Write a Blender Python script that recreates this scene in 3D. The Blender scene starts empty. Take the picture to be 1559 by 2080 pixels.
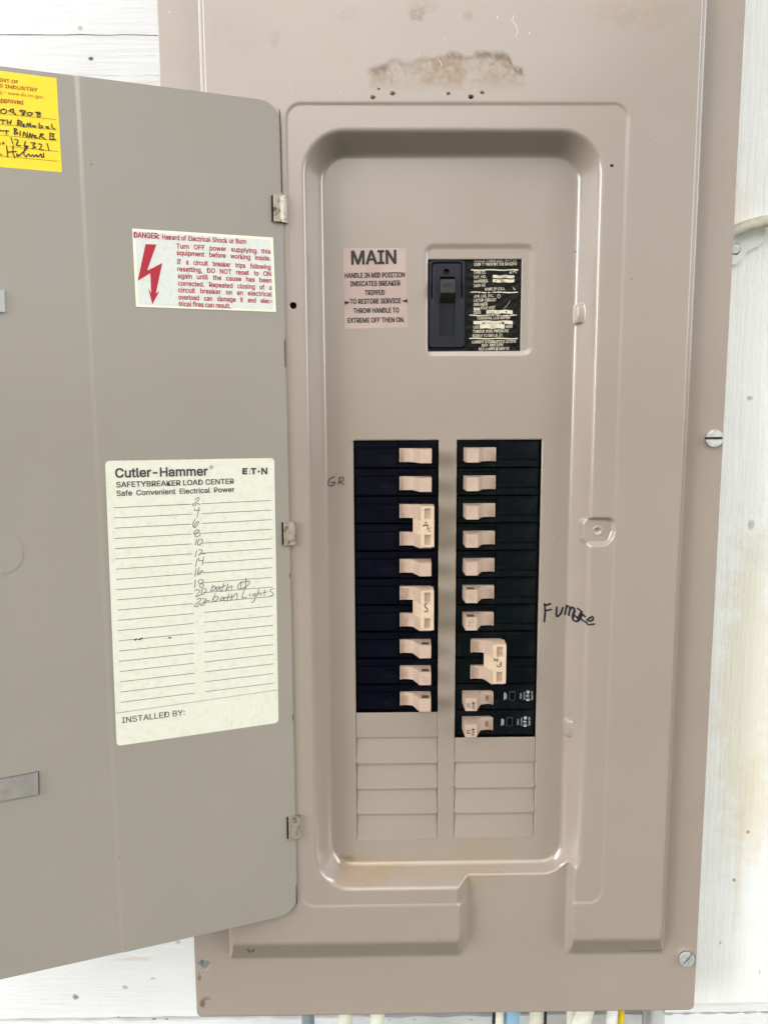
import bpy, bmesh, math, random
import numpy as np
from mathutils import Vector, Matrix
random.seed(7)
sc = bpy.context.scene
COL = sc.collection

# ---------------------------------------------------------------- camera, sky, sun, exposure
F_PX, PW, PH = 1616.21, 1559.0, 2080.0
CAM = np.array([131.906, 442.333, 529.546])          # X right, Z up, h out of the wall (mm)
ROT = np.array([[0.999905972, 0.004820894, -0.012837678],
                [-0.006476687, 0.991196905, -0.132237468],
                [0.012087164, 0.132308180, 0.991134928]])
cd = bpy.data.cameras.new('camera'); cam = bpy.data.objects.new('camera', cd); COL.objects.link(cam)
cd.sensor_fit = 'HORIZONTAL'; cd.sensor_width = 36.0; cd.lens = F_PX / PW * 36.0
cd.clip_start = 0.01; cd.clip_end = 100.0
def axis(r):                                          # fit frame -> Blender frame
    d = r * np.array([1, -1, -1]); return Vector((d[0], -d[2], d[1]))
xa, ya, za = axis(ROT[0]), -axis(ROT[1]), -axis(ROT[2])
M = Matrix.Identity(4)
for i, a in enumerate((xa, ya, za)):
    for j in range(3): M[j][i] = a[j]
M[0][3], M[1][3], M[2][3] = CAM[0]/1000, -CAM[2]/1000, CAM[1]/1000
cam.matrix_world = M
sc.camera = cam

SUN_ELEV, SUN_AZ = math.radians(44), math.radians(-8)   # azimuth from straight in front of the wall, minus = left
GROUND_V = (1.9, 2.55, 1.3); SIDE_L, SIDE_R, FRONT_LO, FRONT_HI, ROOF = 14.0, 12.0, 1.35, 1.05, 0.35; STRIP_L, STRIP_R = 210.0, 110.0
w = bpy.data.worlds.new('World'); sc.world = w; w.use_nodes = True
nt = w.node_tree; nt.nodes.clear()
out = nt.nodes.new('ShaderNodeOutputWorld'); bg = nt.nodes.new('ShaderNodeBackground')
sky = nt.nodes.new('ShaderNodeTexSky'); sky.sky_type = 'NISHITA'; sky.sun_disc = False
sky.sun_elevation = SUN_ELEV; sky.sun_rotation = math.radians(180) + SUN_AZ * -1
sky.air_density = 1.0; sky.dust_density = 4.0; sky.ozone_density = 1.0
tc = nt.nodes.new('ShaderNodeTexCoord'); sp = nt.nodes.new('ShaderNodeSeparateXYZ')
hs = nt.nodes.new('ShaderNodeHueSaturation'); hs.inputs['Saturation'].default_value = 0.35
mr = nt.nodes.new('ShaderNodeMapRange'); mr.inputs['From Min'].default_value = -0.15; mr.inputs['From Max'].default_value = 0.02
mr.interpolation_type = 'SMOOTHSTEP'
mx = nt.nodes.new('ShaderNodeMix'); mx.data_type = 'RGBA'

nt.links.new(tc.outputs['Generated'], sp.inputs[0]); nt.links.new(sp.outputs['Z'], mr.inputs['Value'])
nt.links.new(mr.outputs[0], mx.inputs[0]); nt.links.new(sky.outputs[0], hs.inputs['Color'])
def wstep(sock, lo, hi, a, b):
    n = nt.nodes.new('ShaderNodeMapRange'); n.interpolation_type = 'SMOOTHSTEP'
    for k, v in zip(('From Min', 'From Max', 'To Min', 'To Max'), (lo, hi, a, b)): n.inputs[k].default_value = v
    nt.links.new(sock, n.inputs['Value']); return n.outputs[0]
def wmul(a, b):
    n = nt.nodes.new('ShaderNodeMath'); n.operation = 'MULTIPLY'; nt.links.new(a, n.inputs[0]); nt.links.new(b, n.inputs[1]); return n.outputs[0]
def wlerp(f, v):                                      # 1 where f = 0, v where f = 1
    n = nt.nodes.new('ShaderNodeMix'); n.data_type = 'FLOAT'; n.inputs[2].default_value = 1.0
    nt.links.new(f, n.inputs[0]); nt.links.new(v, n.inputs[3]); return n.outputs[0]
neg = nt.nodes.new('ShaderNodeMath'); neg.operation = 'MULTIPLY'; neg.inputs[1].default_value = -1; nt.links.new(sp.outputs['X'], neg.inputs[0])
ngy = nt.nodes.new('ShaderNodeMath'); ngy.operation = 'MULTIPLY'; ngy.inputs[1].default_value = -1; nt.links.new(sp.outputs['Y'], ngy.inputs[0])
# a porch roof dims the zenith; sides boosted and front graded for the highlights
fac = wmul(wstep(sp.outputs['Z'], 0.60, 0.85, 1.0, ROOF), wmul(wmul(wstep(neg.outputs[0], 0.55, 0.85, 1.0, SIDE_L), wstep(sp.outputs['X'], 0.55, 0.85, 1.0, SIDE_R)), wlerp(wstep(ngy.outputs[0], 0.55, 0.80, 0.0, 1.0), wstep(sp.outputs['Z'], 0.02, 0.45, FRONT_LO, FRONT_HI))))
vm = nt.nodes.new('ShaderNodeVectorMath'); vm.operation = 'SCALE'; nt.links.new(hs.outputs[0], vm.inputs[0]); nt.links.new(fac, vm.inputs['Scale'])
# narrow bright strips added to the sky left and right for streak highlights
def gap(x0, val):
    a = nt.nodes.new('ShaderNodeMath'); a.operation = 'SUBTRACT'; a.inputs[1].default_value = x0; nt.links.new(sp.outputs['X'], a.inputs[0])
    b = nt.nodes.new('ShaderNodeMath'); b.operation = 'ABSOLUTE'; nt.links.new(a.outputs[0], b.inputs[0])
    front = wstep(ngy.outputs[0], 0.0, 0.05, 0.0, 1.0)
    return wmul(front, wstep(b.outputs[0], 0.025, 0.075, val, 0.0))
ad = nt.nodes.new('ShaderNodeMath'); ad.operation = 'ADD'; nt.links.new(gap(-0.80, STRIP_L), ad.inputs[0]); nt.links.new(gap(0.82, STRIP_R), ad.inputs[1])
gv = nt.nodes.new('ShaderNodeVectorMath'); gv.operation = 'SCALE'; gv.inputs[0].default_value = (1.0, 0.985, 0.96); nt.links.new(ad.outputs[0], gv.inputs['Scale'])
va = nt.nodes.new('ShaderNodeVectorMath'); va.operation = 'ADD'; nt.links.new(vm.outputs[0], va.inputs[0]); nt.links.new(gv.outputs[0], va.inputs[1])
nt.links.new(va.outputs[0], mx.inputs[7])
# lawn below the horizon, shaded close to the wall
gr_ = nt.nodes.new('ShaderNodeVectorMath'); gr_.operation = 'SCALE'; gr_.inputs[0].default_value = GROUND_V
nt.links.new(wstep(sp.outputs['Z'], -0.55, -0.08, 0.55, 1.5), gr_.inputs['Scale']); nt.links.new(gr_.outputs[0], mx.inputs[6])
nt.links.new(mx.outputs[2], bg.inputs['Color']); bg.inputs['Strength'].default_value = 0.05
nt.links.new(bg.outputs[0], out.inputs[0])

sd = bpy.data.lights.new('sun', 'SUN'); sd.energy = 0.9; sd.angle = math.radians(60); sd.color = (1.0, 0.95, 0.88)
sun = bpy.data.objects.new('sun', sd); COL.objects.link(sun)
sdir = Vector((math.sin(SUN_AZ)*math.cos(SUN_ELEV), -math.cos(SUN_AZ)*math.cos(SUN_ELEV), math.sin(SUN_ELEV)))
sun.rotation_euler = sdir.to_track_quat('Z', 'Y').to_euler(); sun.location = sdir * 3

sc.render.engine = 'CYCLES'
sc.view_settings.view_transform = 'Standard'; sc.view_settings.look = 'None'
sc.view_settings.exposure = 0.42; sc.view_settings.gamma = 1.0; sc.view_settings.use_curve_mapping = False

# ---------------------------------------------------------------- pixel -> place
def ray(px, py):
    return (np.array([(px-PW/2)/F_PX, (py-PH/2)/F_PX, 1.0]) @ ROT) * np.array([1, -1, -1])
def at(px, py, h):                                    # point (X, Z) on the plane h mm in front of the cover flange
    d = ray(px, py); t = (h-CAM[2])/d[2]; P = CAM+t*d; return P[0], P[1]
HX, HH, TH = 75.8147, 10.5, 0.338459                  # hinge line and door angle
CT, ST = math.cos(TH), math.sin(TH)
def at_door(px, py):                                  # (a, b): a <= 0 runs from the hinge to the free edge
    d = ray(px, py); n = np.array([ST, 0, CT]); o = np.array([HX, 0, HH])
    t = ((o-CAM)@n)/(d@n); P = CAM+t*d; return (P[0]-HX)/CT, P[1]
def door_pt(a, b, off=0.0):
    return (HX+a*CT+off*ST, HH-a*ST+off*CT, b)

# ---------------------------------------------------------------- mesh helpers (mm; X right, h out, Z up)
def B(p, o=(0, 0, 0)): return ((p[0]-o[0])/1000, -(p[1]-o[1])/1000, (p[2]-o[2])/1000)
class MB:
    def __init__(s): s.bm = bmesh.new()
    def face(s, pts, mi=0):
        f = s.bm.faces.new([s.bm.verts.new(p) for p in pts]); f.material_index = mi; return f
    def mesh(s, verts, faces, mi=0):
        v = [s.bm.verts.new(p) for p in verts]
        for f in faces:
            try:
                k = s.bm.faces.new([v[i] for i in f]); k.material_index = mi
            except ValueError: pass
    def box(s, x0, x1, h0, h1, z0, z1, bev=0.0, mi=0, seg=2):
        t = bmesh.new(); bmesh.ops.create_cube(t, size=1)
        for v in t.verts:
            v.co = ((x0+x1)/2+v.co.x*(x1-x0), (h0+h1)/2+v.co.y*(h1-h0), (z0+z1)/2+v.co.z*(z1-z0))
        if bev: bmesh.ops.bevel(t, geom=t.edges[:], offset=bev, segments=seg, affect='EDGES')
        s.merge(t, mi)
    def merge(s, t, mi=0, fn=None):
        t.verts.index_update(); vs = []
        for v in t.verts:
            c = v.co[:] if fn is None else fn(v.co); vs.append(s.bm.verts.new(c))
        for f in t.faces:
            k = s.bm.faces.new([vs[v.index] for v in f.verts]); k.material_index = mi
        t.free()
    def merge_keep(s, t, fn):                          # merge keeping the material slots
        t.verts.index_update(); vs = [s.bm.verts.new(fn(v.co)) for v in t.verts]
        for f in t.faces: s.bm.faces.new([vs[v.index] for v in f.verts]).material_index = f.material_index
        t.free()
    def prism(s, prof, z0, z1, bev=0.0, mi=0, plane='xh'):   # extrude a profile
        t = bmesh.new()
        if plane == 'xh': mk = lambda p, z: (p[0], p[1], z)
        else: mk = lambda p, z: (p[0], z, p[1])               # 'xz': profile in X,Z extruded in h
        a = [t.verts.new(mk(p, z0)) for p in prof]; b = [t.verts.new(mk(p, z1)) for p in prof]
        n = len(prof)
        t.faces.new(a); t.faces.new(b[::-1])
        for i in range(n): t.faces.new((a[i], b[i], b[(i+1) % n], a[(i+1) % n]))
        if bev:
            es = [e for e in t.edges if len(e.link_faces) == 2 and e.calc_face_angle(0) > 0.5]
            bmesh.ops.bevel(t, geom=es, offset=bev, segments=2, affect='EDGES')
        s.merge(t, mi)
    def tube(s, pts, rx, rz=None, n=14, mi=0, caps=True):
        rz = rz or rx; P = [Vector(p) for p in pts]; rings = []
        for i, p in enumerate(P):
            d = (P[min(i+1, len(P)-1)]-P[max(i-1, 0)]).normalized()
            up = Vector((0, 1, 0)); sd_ = d.cross(up).normalized(); up2 = sd_.cross(d).normalized()
            rings.append([s.bm.verts.new(p+sd_*rx*math.cos(2*math.pi*k/n)+up2*rz*math.sin(2*math.pi*k/n)) for k in range(n)])
        for a, b in zip(rings, rings[1:]):
            for k in range(n):
                f = s.bm.faces.new((a[k], a[(k+1) % n], b[(k+1) % n], b[k])); f.material_index = mi
        if caps:
            s.bm.faces.new(rings[0]); s.bm.faces.new(rings[-1][::-1])
def link(name, me, parent=None):
    o = bpy.data.objects.new(name, me); COL.objects.link(o)
    if parent is not None: o.parent = parent
    return o
def build(name, mb, mats, parent=None, origin=(0, 0, 0), smooth=35, recalc=True):
    bm = mb.bm
    for v in bm.verts: v.co = B(v.co, origin)
    if recalc: bmesh.ops.recalc_face_normals(bm, faces=bm.faces[:])
    me = bpy.data.meshes.new(name)
    if smooth:
        for f in bm.faces: f.smooth = True
        for e in bm.edges:
            if len(e.link_faces) != 2 or e.calc_face_angle(0) > math.radians(smooth): e.smooth = False
    bm.to_mesh(me); bm.free()
    for m in (mats if isinstance(mats, (list, tuple)) else [mats]): me.materials.append(m)
    return link(name, me, parent)
def empty(name, p, label, cat, group=None):
    o = bpy.data.objects.new(name, None); o.empty_display_size = 0.02; COL.objects.link(o); o.location = B(p)
    tag(o, label, cat, group); return o
def tag(o, label, cat, group=None):
    o['label'] = label; o['category'] = cat
    if group: o['group'] = group

# ---------------------------------------------------------------- materials
class N:
    def __init__(s, name):
        s.m = bpy.data.materials.new(name); s.m.use_nodes = True; s.t = s.m.node_tree
        s.b = s.t.nodes['Principled BSDF']; s.tc = s.t.nodes.new('ShaderNodeTexCoord'); s.pos = s.tc.outputs['Object']
    def new(s, k): return s.t.nodes.new(k)
    def lk(s, a, b): s.t.links.new(a, b)
    def math(s, op, a, b=None, c=None, clamp=False):
        n = s.new('ShaderNodeMath'); n.operation = op; n.use_clamp = clamp
        for i, x in enumerate((a, b, c)):
            if x is None: continue
            if isinstance(x, (int, float)): n.inputs[i].default_value = x
            else: s.lk(x, n.inputs[i])
        return n.outputs[0]
    def noise(s, scale, detail=3, rough=0.55, stretch=(1, 1, 1), off=(0, 0, 0), out='Fac'):
        mp = s.new('ShaderNodeMapping'); mp.inputs['Scale'].default_value = stretch; mp.inputs['Location'].default_value = off
        s.lk(s.pos, mp.inputs[0]); n = s.new('ShaderNodeTexNoise'); n.inputs['Scale'].default_value = scale
        n.inputs['Detail'].default_value = detail; n.inputs['Roughness'].default_value = rough
        s.lk(mp.outputs[0], n.inputs['Vector']); return n.outputs[out]
    def voro(s, scale, off=(0, 0, 0)):
        mp = s.new('ShaderNodeMapping'); mp.inputs['Location'].default_value = off; s.lk(s.pos, mp.inputs[0])
        n = s.new('ShaderNodeTexVoronoi'); n.inputs['Scale'].default_value = scale; s.lk(mp.outputs[0], n.inputs['Vector']); return n
    def step(s, x, lo, hi):
        n = s.new('ShaderNodeMapRange'); n.interpolation_type = 'SMOOTHSTEP'; n.inputs['From Min'].default_value = lo; n.inputs['From Max'].default_value = hi
        s.lk(x, n.inputs['Value']); return n.outputs[0]
    def mix(s, f, a, b):
        n = s.new('ShaderNodeMix'); n.data_type = 'RGBA'
        for i, x in ((0, f), (6, a), (7, b)):
            if isinstance(x, (int, float)): n.inputs[i].default_value = x
            elif isinstance(x, tuple): n.inputs[i].default_value = (*x, 1) if len(x) == 3 else x
            else: s.lk(x, n.inputs[i])
        return n.outputs[2]
    def blob(s, x, z, rx, rz, soft=0.5, wob=0.5, sc_=60, off=(0, 0, 0)):    # soft patch at X,Z (metres, object space), ragged edge
        sp_ = s.new('ShaderNodeSeparateXYZ'); s.lk(s.pos, sp_.inputs[0])
        dx = s.math('MULTIPLY', s.math('SUBTRACT', sp_.outputs['X'], x), 1/rx); dz = s.math('MULTIPLY', s.math('SUBTRACT', sp_.outputs['Z'], z), 1/rz)
        d = s.math('SQRT', s.math('ADD', s.math('MULTIPLY', dx, dx), s.math('MULTIPLY', dz, dz)))
        if wob: d = s.math('ADD', d, s.math('MULTIPLY', s.math('SUBTRACT', s.noise(sc_, 4, 0.65, off=off), 0.5), wob*2))
        return s.math('SUBTRACT', 1.0, s.step(d, 1-soft, 1.0))
    def bump(s, h, strength, dist=0.001):
        n = s.new('ShaderNodeBump'); n.inputs['Strength'].default_value = strength; n.inputs['Distance'].default_value = dist
        s.lk(h, n.inputs['Height']); s.lk(n.outputs[0], s.b.inputs['Normal'])
    def set(s, col=None, rough=0.5, metal=0.0, spec=0.5):
        if col is not None:
            if isinstance(col, tuple): s.b.inputs['Base Color'].default_value = (*col, 1)
            else: s.lk(col, s.b.inputs['Base Color'])
        if isinstance(rough, (int, float)): s.b.inputs['Roughness'].default_value = rough
        else: s.lk(rough, s.b.inputs['Roughness'])
        s.b.inputs['Metallic'].default_value = metal; s.b.inputs['Specular IOR Level'].default_value = spec
        return s.m
OX, OZ = 182.0, 0.0                                    # panel origin (mm)
PAN = (OX, 0.0, OZ)
def mX(x): return (x-OX)/1000
PAINT = (0.332, 0.276, 0.237)
def paint(name, stains, PAINT=PAINT):
    n = N(name)
    big = n.noise(7, 3); c = n.mix(n.step(big, 0.3, 0.7), tuple(v*0.965 for v in PAINT), tuple(v*1.03 for v in PAINT))
    fine = n.noise(650, 2); c = n.mix(n.math('MULTIPLY', n.step(fine, 0.35, 0.7), 0.10), c, tuple(v*0.8 for v in PAINT))
    # sparse dark chips and pale dust
    v = n.voro(70); ch = n.math('MULTIPLY', n.math('LESS_THAN', v.outputs['Distance'], 0.045), n.step(n.noise(35, 2, off=(3, 1, 2)), 0.58, 0.66))
    c = n.mix(n.math('MULTIPLY', ch, 0.75), c, (0.07, 0.045, 0.03))
    if stains:
        dust = n.math('MULTIPLY', n.math('LESS_THAN', n.voro(160, (2, 5, 1)).outputs['Distance'], 0.07), n.step(n.noise(25, 2, off=(9, 2, 7)), 0.5, 0.62))
        sp_ = n.new('ShaderNodeSeparateXYZ'); n.lk(n.pos, sp_.inputs[0]); top = n.step(sp_.outputs['Z'], 0.60, 0.66)
        c = n.mix(n.math('MULTIPLY', n.math('MULTIPLY', dust, top), 0.55), c, (0.75, 0.70, 0.64))
        # dried water stain under the top edge: ragged crusted outline, pale brown wash below it
        x0, x1 = at(742, 140, 11)[0], at(1072, 140, 11)[0]; zb, zt_ = at(900, 190, 11)[1], at(900, 95, 11)[1]
        u = n.math('DIVIDE', n.math('SUBTRACT', sp_.outputs['X'], mX(x0)), (x1-x0)/1000)
        u = n.math('ADD', u, n.math('MULTIPLY', n.math('SUBTRACT', n.noise(160, 3, off=(2, 2, 9)), 0.5), 0.05))
        def curve(pts):
            f = n.new('ShaderNodeFloatCurve'); cv = f.mapping.curves[0]; f.mapping.use_clip = False
            while len(cv.points) < len(pts): cv.points.new(0.5, 0.5)
            for p_, q_ in zip(cv.points, pts): p_.location = q_; p_.handle_type = 'VECTOR'
            f.mapping.update(); n.lk(u, f.inputs['Value']); return f.outputs[0]
        P_ = lambda l: [((a-742)/330, (190-b)/95) for a, b in l]
        top_ = curve(P_([(742, 138), (762, 136), (785, 129), (798, 117), (810, 116), (824, 123), (838, 119), (850, 111), (880, 113), (905, 109), (918, 104), (932, 108), (945, 113), (955, 105), (985, 102), (1022, 104), (1036, 114), (1046, 134), (1060, 137), (1072, 142)]))
        cr_ = curve([(0, 0.5), (0.12, 0.75), (0.17, 0.35), (0.3, 0.30), (0.45, 0.3), (0.55, 0.65), (0.62, 0.8), (0.72, 1.0), (0.89, 0.9), (0.91, 0.35), (0.96, 0.9), (1.0, 0.5)])
        zz_ = n.math('DIVIDE', n.math('SUBTRACT', sp_.outputs['Z'], zb/1000), (zt_-zb)/1000)
        wob_ = n.math('MULTIPLY', n.math('SUBTRACT', n.noise(190, 5, 0.7, off=(7, 1, 3)), 0.5), 0.24)
        dd = n.math('ADD', n.math('SUBTRACT', zz_, top_), wob_)
        inx = n.math('MULTIPLY', n.step(u, 0.0, 0.05), n.math('SUBTRACT', 1.0, n.step(u, 0.96, 1.0)))
        fill = n.math('MULTIPLY', n.math('MULTIPLY', n.math('SUBTRACT', 1.0, n.step(dd, -0.07, 0.02)), n.step(zz_, 0.0, 0.45)), inx)
        fill = n.math('MULTIPLY', fill, n.math('ADD', n.math('MULTIPLY', n.step(n.noise(75, 4, 0.65, off=(5, 3, 1)), 0.42, 0.62), 0.5), n.math('MULTIPLY', n.step(n.noise(330, 5, 0.8, off=(3, 3, 3)), 0.42, 0.62), 0.42)))
        c = n.mix(fill, c, (0.215, 0.115, 0.035))
        spk = n.math('MULTIPLY', n.math('MULTIPLY', n.step(n.noise(620, 3, 0.7, off=(8, 2, 5)), 0.60, 0.68), n.step(fill, 0.05, 0.35)), n.step(n.noise(90, 3, 0.6, off=(2, 9, 4)), 0.42, 0.6))
        c = n.mix(n.math('MULTIPLY', spk, 0.8), c, (0.12, 0.062, 0.02))
        ce = n.math('SUBTRACT', 1.0, n.step(n.math('ABSOLUTE', n.math('ADD', dd, 0.04)), 0.01, 0.14))
        ce = n.math('MULTIPLY', n.math('MULTIPLY', ce, n.math('MULTIPLY', n.math('MULTIPLY', cr_, inx), n.step(n.noise(70, 3, 0.6, off=(6, 6, 1)), 0.30, 0.55))), n.step(n.noise(380, 4, 0.7, off=(1, 6, 2)), 0.32, 0.54))
        c = n.mix(n.math('MULTIPLY', ce, 0.95), c, (0.07, 0.034, 0.009)); stain_ = n.math('MULTIPLY', n.math('ADD', fill, ce), 0.35)
        for (px, py, rx, rz, amt, col, wob, scl) in stains:
            hh = 11.0 if py < 300 else (0.5 if py < 1900 else 11)
            X, Z = at(px, py, hh)
            b = n.blob(mX(X), Z/1000, rx, rz, 0.55, wob, scl, off=(px*0.013, 0, py*0.017))
            gr = n.step(n.noise(scl*4, 6, 0.7, off=(py*0.01, 1, px*0.01)), 0.30, 0.58)
            c = n.mix(n.math('MULTIPLY', n.math('MULTIPLY', b, gr), amt), c, col)
    mot = n.noise(26, 3, off=(4, 4, 4)); c = n.mix(n.math('MULTIPLY', n.step(mot, 0.42, 0.62), 0.35), c, (PAINT[0]*0.97, PAINT[1]*1.0, PAINT[2]*0.95))
    r = n.math('ADD', n.math('MULTIPLY', n.noise(40, 3), 0.05), n.math('ADD', n.math('MULTIPLY', n.step(n.noise(18, 4, 0.7, off=(1, 8, 3)), 0.5, 0.75), 0.10), 0.14))
    bump = n.math('ADD', n.math('MULTIPLY', n.noise(260, 1), 0.25), n.math('MULTIPLY', n.noise(14, 2), 1.2))
    if stains: r = n.math('ADD', r, stain_)
    n.bump(bump, 0.06, 0.0012)
    return n.set(c, r, 0, 1.0)
BR = (0.15, 0.085, 0.035); TAN = (0.285, 0.195, 0.105); YEL = (0.33, 0.24, 0.125)
M_PAINT = paint('paint_cover', [
    (848, 25, 0.006, 0.006, 0.55, BR, 1.0, 150),
    (556, 76, 0.005, 0.006, 0.3, (0.2, 0.14, 0.1), 0.8, 120), (505, 78, 0.018, 0.012, 0.08, (0.2, 0.14, 0.1), 0.9, 90), (710, 25, 0.008, 0.006, 0.14, (0.2, 0.14, 0.1), 0.9, 90), (690, 105, 0.016, 0.012, 0.10, (0.25, 0.18, 0.13), 0.9, 70),
    (450, 50, 0.010, 0.008, 0.12, (0.2, 0.14, 0.1), 0.9, 90), (1290, 15, 0.035, 0.014, 0.4, TAN, 0.6, 50), (950, 30, 0.004, 0.004, 0.4, BR, 0.8, 120), (860, 8, 0.014, 0.006, 0.3, (0.25, 0.18, 0.12), 0.9, 90),
    (745, 1770, 0.030, 0.010, 0.65, YEL, 0.7, 70), (985, 1755, 0.024, 0.022, 0.5, YEL, 0.8, 70), (700, 1760, 0.010, 0.004, 0.7, (0.22, 0.16, 0.06), 0.9, 150), (880, 1770, 0.05, 0.009, 0.35, YEL, 0.7, 60),
    (893, 1912, 0.003, 0.002, 0.5, (0.24, 0.2, 0.09), 0.6, 120), (1320, 1950, 0.02, 0.0012, 0.6, (0.12, 0.09, 0.06), 0.5, 120),
    (405, 2060, 0.003, 0.004, 0.95, (0.1, 0.05, 0.03), 1.0, 200), (412, 2052, 0.004, 0.0022, 0.6, (0.1, 0.05, 0.03), 1.0, 220), (398, 2008, 0.0016, 0.004, 0.9, (0.1, 0.05, 0.03), 1.0, 220)])
M_DOOR = paint('paint_door_light', None, (0.322, 0.287, 0.253))  # same paint as the cover; the door's cooler light is in the colour
def simple(name, col, rough, metal=0.0, spec=0.5, var=0.0, vs=60, bump=0.0, bs=300):
    n = N(name); c = col
    if var: c = n.mix(n.step(n.noise(vs, 4), 0.3, 0.7), tuple(x*(1-var) for x in col), tuple(min(1, x*(1+var)) for x in col))
    if bump: n.bump(n.noise(bs, 3), bump, 0.0005)
    return n.set(c, rough, metal, spec)
def plastic_black(name, base, dust_sheen):
    n = N(name); oi = n.new('ShaderNodeObjectInfo')
    d = n.math('MULTIPLY', n.step(n.noise(70, 5, 0.7), 0.45, 0.85), dust_sheen)
    c = n.mix(d, base, (0.075, 0.08, 0.085))
    sc_ = n.step(n.noise(500, 2, stretch=(0.15, 1, 1)), 0.68, 0.8)
    c = n.mix(n.math('MULTIPLY', sc_, 0.12), c, (0.10, 0.10, 0.10))
    n.bump(n.noise(500, 2), 0.08, 0.0004)
    return n.set(c, n.math('ADD', n.math('MULTIPLY', n.noise(50, 4), 0.25), 0.15), 0, 0.14)
M_BLACK = plastic_black('breaker_black', (0.0018, 0.002, 0.007), 0.04)
M_BLACKR = plastic_black('breaker_black_dust_sheen', (0.003, 0.0048, 0.0065), 0.13)  # dust plus the right column's greyer reflections, both painted into the colour
M_DARK = simple('dark_gap', (0.004, 0.004, 0.005), 0.6)
M_NAVY = simple('main_breaker_plastic', (0.0125, 0.014, 0.021), 0.42, spec=0.32, var=0.15, bump=0.08)
M_GREYH = simple('main_handle_grey', (0.040, 0.040, 0.039), 0.5, spec=0.3, var=0.12)
def handle_mat(name, col):
    n = N(name); c = n.mix(n.step(n.noise(140, 4), 0.35, 0.7), tuple(x*0.9 for x in col), col)
    v = n.math('LESS_THAN', n.voro(330).outputs['Distance'], 0.10)
    c = n.mix(n.math('MULTIPLY', n.math('MULTIPLY', v, n.step(n.noise(160, 2, off=(1, 2, 3)), 0.55, 0.65)), 0.6), c, (0.12, 0.07, 0.05))
    n.bump(n.noise(900, 2), 0.12, 0.0003); m = n.set(c, 0.42, 0, 0.45)
    n.b.inputs['Subsurface Weight'].default_value = 0.0; return m
M_HAND = handle_mat('handle_beige', (0.52, 0.385, 0.305))
M_TIE = handle_mat('tie_handle_cream', (0.66, 0.50, 0.365))
M_SHADE = simple('embossed_shade', (0.40, 0.26, 0.19), 0.5)  # shade of the embossing painted as a darker beige
M_INK = simple('black_ink', (0.012, 0.012, 0.014), 0.5)
M_MARK = simple('marker_ink', (0.007, 0.008, 0.014), 0.4)
M_GRPEN = simple('pen_ink_brown', (0.045, 0.03, 0.02), 0.5)
M_PENCIL = simple('pencil_lines', (0.13, 0.13, 0.135), 0.5)
M_RULE = simple('printed_rule', (0.05, 0.05, 0.05), 0.5)
M_RED = simple('print_red', (0.42, 0.010, 0.032), 0.45)
M_REDO = simple('print_orange_red', (0.42, 0.07, 0.015), 0.5)
M_YLINE = simple('yellow_rule', (0.42, 0.27, 0.01), 0.5)
M_WHITEP = simple('white_print', (0.62, 0.68, 0.70), 0.5)
def paper(name, col, dark, sc_, amt, rough=0.35):
    n = N(name); g = n.math('MULTIPLY', n.step(n.noise(sc_, 5, 0.7), 0.45, 0.72), amt)
    c = n.mix(g, col, dark); n.bump(n.noise(260, 2), 0.06, 0.0005); return n.set(c, rough, 0, 0.45)
M_CARD = paper('card_cream', (0.74, 0.73, 0.62), (0.58, 0.58, 0.49), 260, 0.5)
M_DANGER = paper('danger_silver', (0.70, 0.72, 0.68), (0.58, 0.60, 0.56), 420, 0.7, 0.3)
M_DBORDER = paper('danger_border', (0.86, 0.84, 0.68), (0.78, 0.76, 0.6), 200, 0.4)
M_YELLOW = paper('sticker_yellow', (0.92, 0.68, 0.030), (0.84, 0.58, 0.02), 90, 0.6)
def main_label_mat():
    n = N('main_label_film'); g = n.step(n.noise(28, 4, 0.6), 0.35, 0.65)
    c = n.mix(g, (0.46, 0.36, 0.315), (0.42, 0.30, 0.27)); n.bump(n.noise(70, 3), 0.10, 0.001); return n.set(c, 0.26, 0, 0.5)
M_MLAB = main_label_mat()
def rating_print():
    n = N('worn_cream_print'); g = n.step(n.noise(230, 4, 0.7), 0.59, 0.66)
    c = n.mix(g, (0.66, 0.60, 0.46), (0.10, 0.09, 0.07)); return n.set(c, 0.5)
M_RPRINT = rating_print()
def rating_base():
    n = N('rating_label_black'); n.bump(n.noise(150, 4, 0.7), 0.45, 0.002)
    return n.set(n.mix(n.step(n.noise(200, 4), 0.5, 0.8), (0.005, 0.0048, 0.0042), (0.018, 0.016, 0.011)), 0.34, 0, 0.2)
M_RLAB = rating_base()
def galv(name, rust):
    n = N(name); c = n.mix(n.step(n.noise(300, 4), 0.3, 0.7), (0.60, 0.61, 0.60), (0.80, 0.81, 0.80))
    if rust:
        c = n.mix(n.step(n.noise(230, 5, 0.7, off=(4, 2, 1)), 0.50, 0.66), (0.40, 0.345, 0.28), (0.09, 0.045, 0.02))
    m = n.set(c, n.math('ADD', n.math('MULTIPLY', n.noise(200, 3), 0.25), 0.22), 0.55 if not rust else 0.3); n.bump(n.noise(400, 4), 0.35, 0.0006); return m
M_ZINC, M_HINGE = galv('zinc_screw', False), galv('rusty_hinge', True)
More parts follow.
